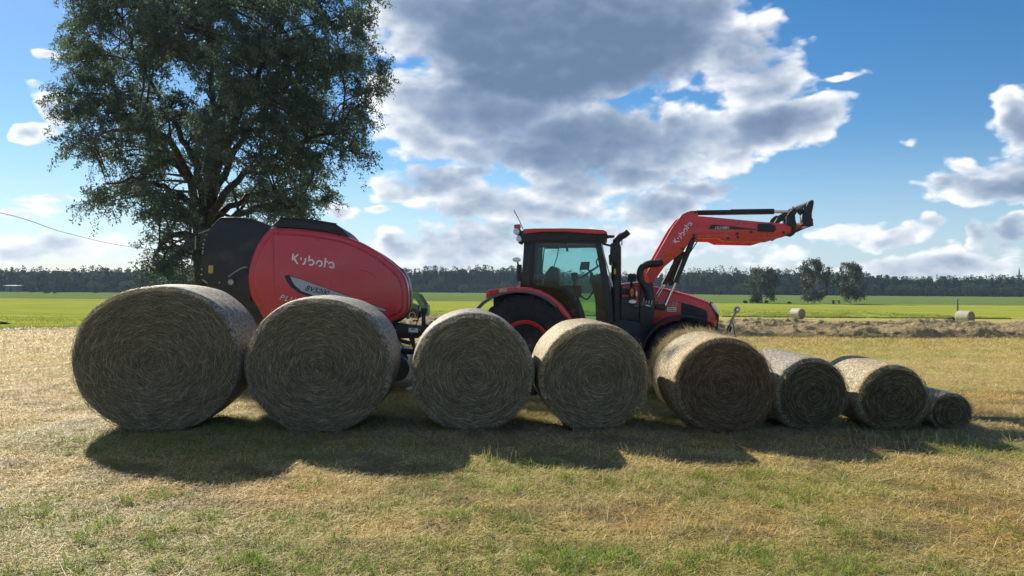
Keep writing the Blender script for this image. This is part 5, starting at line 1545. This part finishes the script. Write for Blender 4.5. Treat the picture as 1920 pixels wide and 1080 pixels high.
fpoly(TR, tractor, 'hose_cover', [(1421, 419.5), (1446, 419.5), (1454, 424), (1456, 430), (1451, 435), (1421, 434)], AN - .03, AN, PLASTIC, .012)
wordmark(tractor, TR, 1270.5, 457.5, 1298.5, 419.5, AN - .004)
for (a, b) in ((1304, 398), (1301, 441), (1280, 467), (1365, 447), (1382, 438), (1408, 435), (1469, 436), (1383, 445)):
    p = Vector(TR.P(a, b, AN)); bm_obj('pivot_pin', tube_bm([p, p + Vector((0, -.02, 0))], .022, 10), BLACK, tractor, True)
# tilt cylinders above the boom
def cyl(a, b, c, ly, r0, r1, nm):
    ftube(TR, tractor, nm + '_barrel', [(*a, ly), (*b, ly)], r0, BLACK, 14)
    ftube(TR, tractor, nm + '_rod', [(*b, ly), (*c, ly)], r1, CHROME, 10)
cyl((1306, 398.5), (1451, 396.5), (1490, 396.5), AN + .05, .037, .018, 'tilt_cylinder')
ftube(TR, tractor, 'tilt_cylinder_head', [(1370, 397.3, AN + .05), (1451, 396.3, AN + .05)], .043, BLACK, 14)
cyl((1306, 400.2), (1451, 398.0), (1492, 398.0), -AN - .05, .037, .018, 'tilt_cylinder')
ftube(TR, tractor, 'cylinder_hose', [(1322, 403, AN + .03), (1327, 400, AN + .02), (1335, 399, AN + .02)], .008, PLASTIC, 6, True)
# lift cylinders under the boom
cyl((1301, 444), (1266, 530), (1244, 581), AN + .05, .045, .024, 'lift_cylinder')
cyl((1301, 444), (1266, 530), (1244, 581), -AN - .05, .045, .024, 'lift_cylinder')
cyl((1281, 471), (1247, 533), (1233, 556), AN + .14, .032, .013, 'levelling_cylinder')
cyl((1277, 471), (1243, 533), (1230, 552), AN + .05, .028, .012, 'levelling_cylinder')
fpoly(TR, tractor, 'cylinder_guard', [(1266, 475), (1281, 470), (1285, 474), (1262, 535), (1252, 535)], AN + .15, AN + .22, BLACK, .006)
ftube(TR, tractor, 'cylinder_pipe', [(1304, 446, AN + .02), (1309, 450, AN + .0), (1304, 458, AN + .0), (1290, 479, AN + .02)], .010, BLACK, 6)
fpoly(TR, tractor, 'cylinder_lug', [(1228, 572), (1246, 570), (1250, 576), (1246, 582), (1230, 580)], CN + .16, CN + .3, BLACK, .008)
# tool carrier at the boom end
mirror(fpoly(TR, tractor, 'carrier_link', [(1475, 419), (1474, 408), (1478, 400), (1486, 393), (1490, 391), (1496, 393.5), (1494, 399), (1491, 404), (1492, 413), (1494, 420), (1492, 436), (1489, 440), (1482, 444), (1474, 442), (1486, 435), (1486, 424)], AN - .05, AN + .01, BLACK, .006))
fpoly(TR, tractor, 'carrier_knuckle', [(1451, 418), (1458, 408), (1463, 405), (1467, 407), (1474, 408), (1478, 407), (1478, 411), (1467, 412.5), (1462, 418)], -AN - .08, -AN + .0, BLACK, .006)
mirror(fpoly(TR, tractor, 'carrier_plate', [(1515, 380), (1521, 375), (1525, 375), (1526.5, 379), (1525, 388), (1522.5, 399), (1522.5, 409), (1525, 411), (1524.5, 414), (1525.5, 421), (1522, 424), (1507, 423), (1503, 414), (1506, 404), (1509, 391)], AN - .08, AN + .0, BLACK, .006))
for (a, b) in ((1522, 379), (1516, 416)):
    p = TR.P(a, b, AN - .08); bm_obj('carrier_cross_bar', tube_bm([(p[0], AN - .04, p[2]), (p[0], -AN + .04, p[2])], .035, 12), BLACK, tractor, True)
mirror(fpoly(TR, tractor, 'carrier_brace', [(1493, 392), (1514, 380), (1516, 383), (1510, 390), (1498, 394)], AN - .05, AN - .01, GREY, .004))
mirror(fpoly(TR, tractor, 'carrier_cylinder', [(1494, 392), (1506, 391), (1508, 397), (1502, 404), (1497, 400)], AN - .03, AN + .03, BLACK, .01))
ftube(TR, tractor, 'carrier_pin', [(1486.5, 387, AN - .02), (1488, 392.5, AN - .02)], .010, REDLENS, 8)
ftube(TR, tractor, 'carrier_rod', [(1500, 402, AN + .02), (1501, 418, AN + .02)], .008, STEEL, 6)
fpoly(TR, tractor, 'carrier_underplate', [(1492, 434), (1507, 425), (1525, 421), (1526, 423), (1508, 429), (1493, 436)], AN - .06, AN + .0, BLACK, .004)
fpoly(TR, tractor, 'worn_pad', [(1502, 428.5), (1506, 424.5), (1514, 424), (1511, 427)], AN - .066, AN - .06, STEEL)
# front linkage with upright top link
ftube(TR, tractor, 'top_link', [(1363, 627, -.3), (1371, 604, -.3), (1378, 589, -.3), (1381, 584, -.3)], .020, STEEL, 10)
ftube(TR, tractor, 'top_link_sleeve', [(1366, 621, -.28), (1369, 611, -.28)], .040, BLACK, 10)
a = TR.P(1382, 580.5, -.3)
rg = [(a[0] + .035 * math.cos(t), -.3, a[2] + .035 * math.sin(t)) for t in np.linspace(0, 2 * math.pi, 21)]
bm_obj('top_link_eye', tube_bm(rg, .018, 8, cap=False), STEEL, tractor, True)
bm_obj('top_link_ball', tube_bm([(a[0], -.34, a[2]), (a[0], -.26, a[2])], .022, 12), CHROME, tractor, True)
ftube(TR, tractor, 'link_strut', [(1374, 604, -.26), (1380, 632, -.22)], .014, STEEL, 8)
fpoly(TR, tractor, 'front_linkage', [(1325, 632), (1358, 632), (1386, 640), (1390, 652), (1340, 662), (1325, 655)], -.3, .3, BLACK, .015)
fpoly(TR, tractor, 'front_weight_carrier', [(1322, 618), (1342, 622), (1348, 640), (1330, 660), (1318, 650)], -.34, .34, BLACK, .01)
# rear linkage
fpoly(TR, tractor, 'rear_hitch', [(880, 640), (930, 632), (940, 670), (884, 672)], -.3, .3, BLACK, .01)

# ------------------------------------------------------------------ the green loader tractor far behind, seen past the baler
GT = Frame((-9.2, 62, float(gz(62))), R(0))
gt = empty('green_tractor', GT.O, 0); tag(gt, 'distant green tractor with lowered front loader, mostly hidden behind the red baler', 'tractor')
wheel(gt, -1.5, .75, .75, .38, -1.0, -.6, -1, YELLOW, 16, .04); wheel(gt, -1.5, .75, .75, .38, .6, 1.0, 1, YELLOW, 16, .04)
gx = GT.P(773, 594, -.9)[0]
wheel(gt, gx, .58, .58, .28, -.95, -.6, -1, YELLOW, 16, .04); wheel(gt, gx, .58, .58, .28, .6, .95, 1, YELLOW, 16, .04)
bm_obj('engine_hood', prism_bm([(-.6, .9), (gx + .5, .9), (gx + .55, 1.35), (gx, 1.55), (-.6, 1.65)], -.38, .38, .04), GREEN, gt, True)
bm_obj('cab_body', prism_bm([(-1.9, 1.1), (-.6, 1.1), (-.55, 1.6), (-.75, 2.45), (-1.8, 2.45)], -.6, .6, .03), GREY, gt)
bm_obj('cab_roof', box_bm(-1.95, -.65, -.65, .65, 2.45, 2.6, .03), GREEN, gt, True)
bm_obj('chassis', box_bm(-1.9, gx + .4, -.25, .25, .5, .95), BLACK, gt)
for s in (-.62, .55):
    q = [GT.P(a, b, -.9) for a, b in ((760, 556), (773, 549), (780, 548), (784, 553), (799, 576), (802, 583), (794, 584), (786, 574), (777, 560), (768, 562), (760, 566))]
    bm_obj('loader_arm', prism_bm([(p[0], p[2]) for p in q], s, s + .14, .01), GREEN, gt)
    bm_obj('loader_cylinder', tube_bm([(q[3][0] + .05, s + .05, q[3][2] + .05), (q[4][0], s + .05, q[4][2] + .1)], .05, 8), BLACK, gt)
q = [GT.P(a, b, -.9) for a, b in ((795, 572), (802, 572), (803, 592), (796, 592))]
bm_obj('loader_carrier', prism_bm([(p[0], p[2]) for p in q], -.62, .69, .01), GREEN, gt)

# scrap of pale net on the ground between two bales
d = ray(768, 738); t = (EYE.z + .12) / -d.z
sx, sy = d.x * t, d.y * t
bm = bmesh.new()
vs = [bm.verts.new((sx + a, sy + b, float(gz(sy)) + .035 + c)) for a, b, c in ((-.05, -.03, 0), (.05, -.02, .015), (.045, .03, .04), (-.045, .035, .02))]
f = bm.faces.new(vs); r_ = bmesh.ops.extrude_face_region(bm, geom=[f])
for v in r_['geom']:
    if isinstance(v, bmesh.types.BMVert): v.co.z += .006
tag(bm_obj('net_scrap', bm, WHITE), 'small white scrap lying on the ground between the second and third bale', 'scrap')
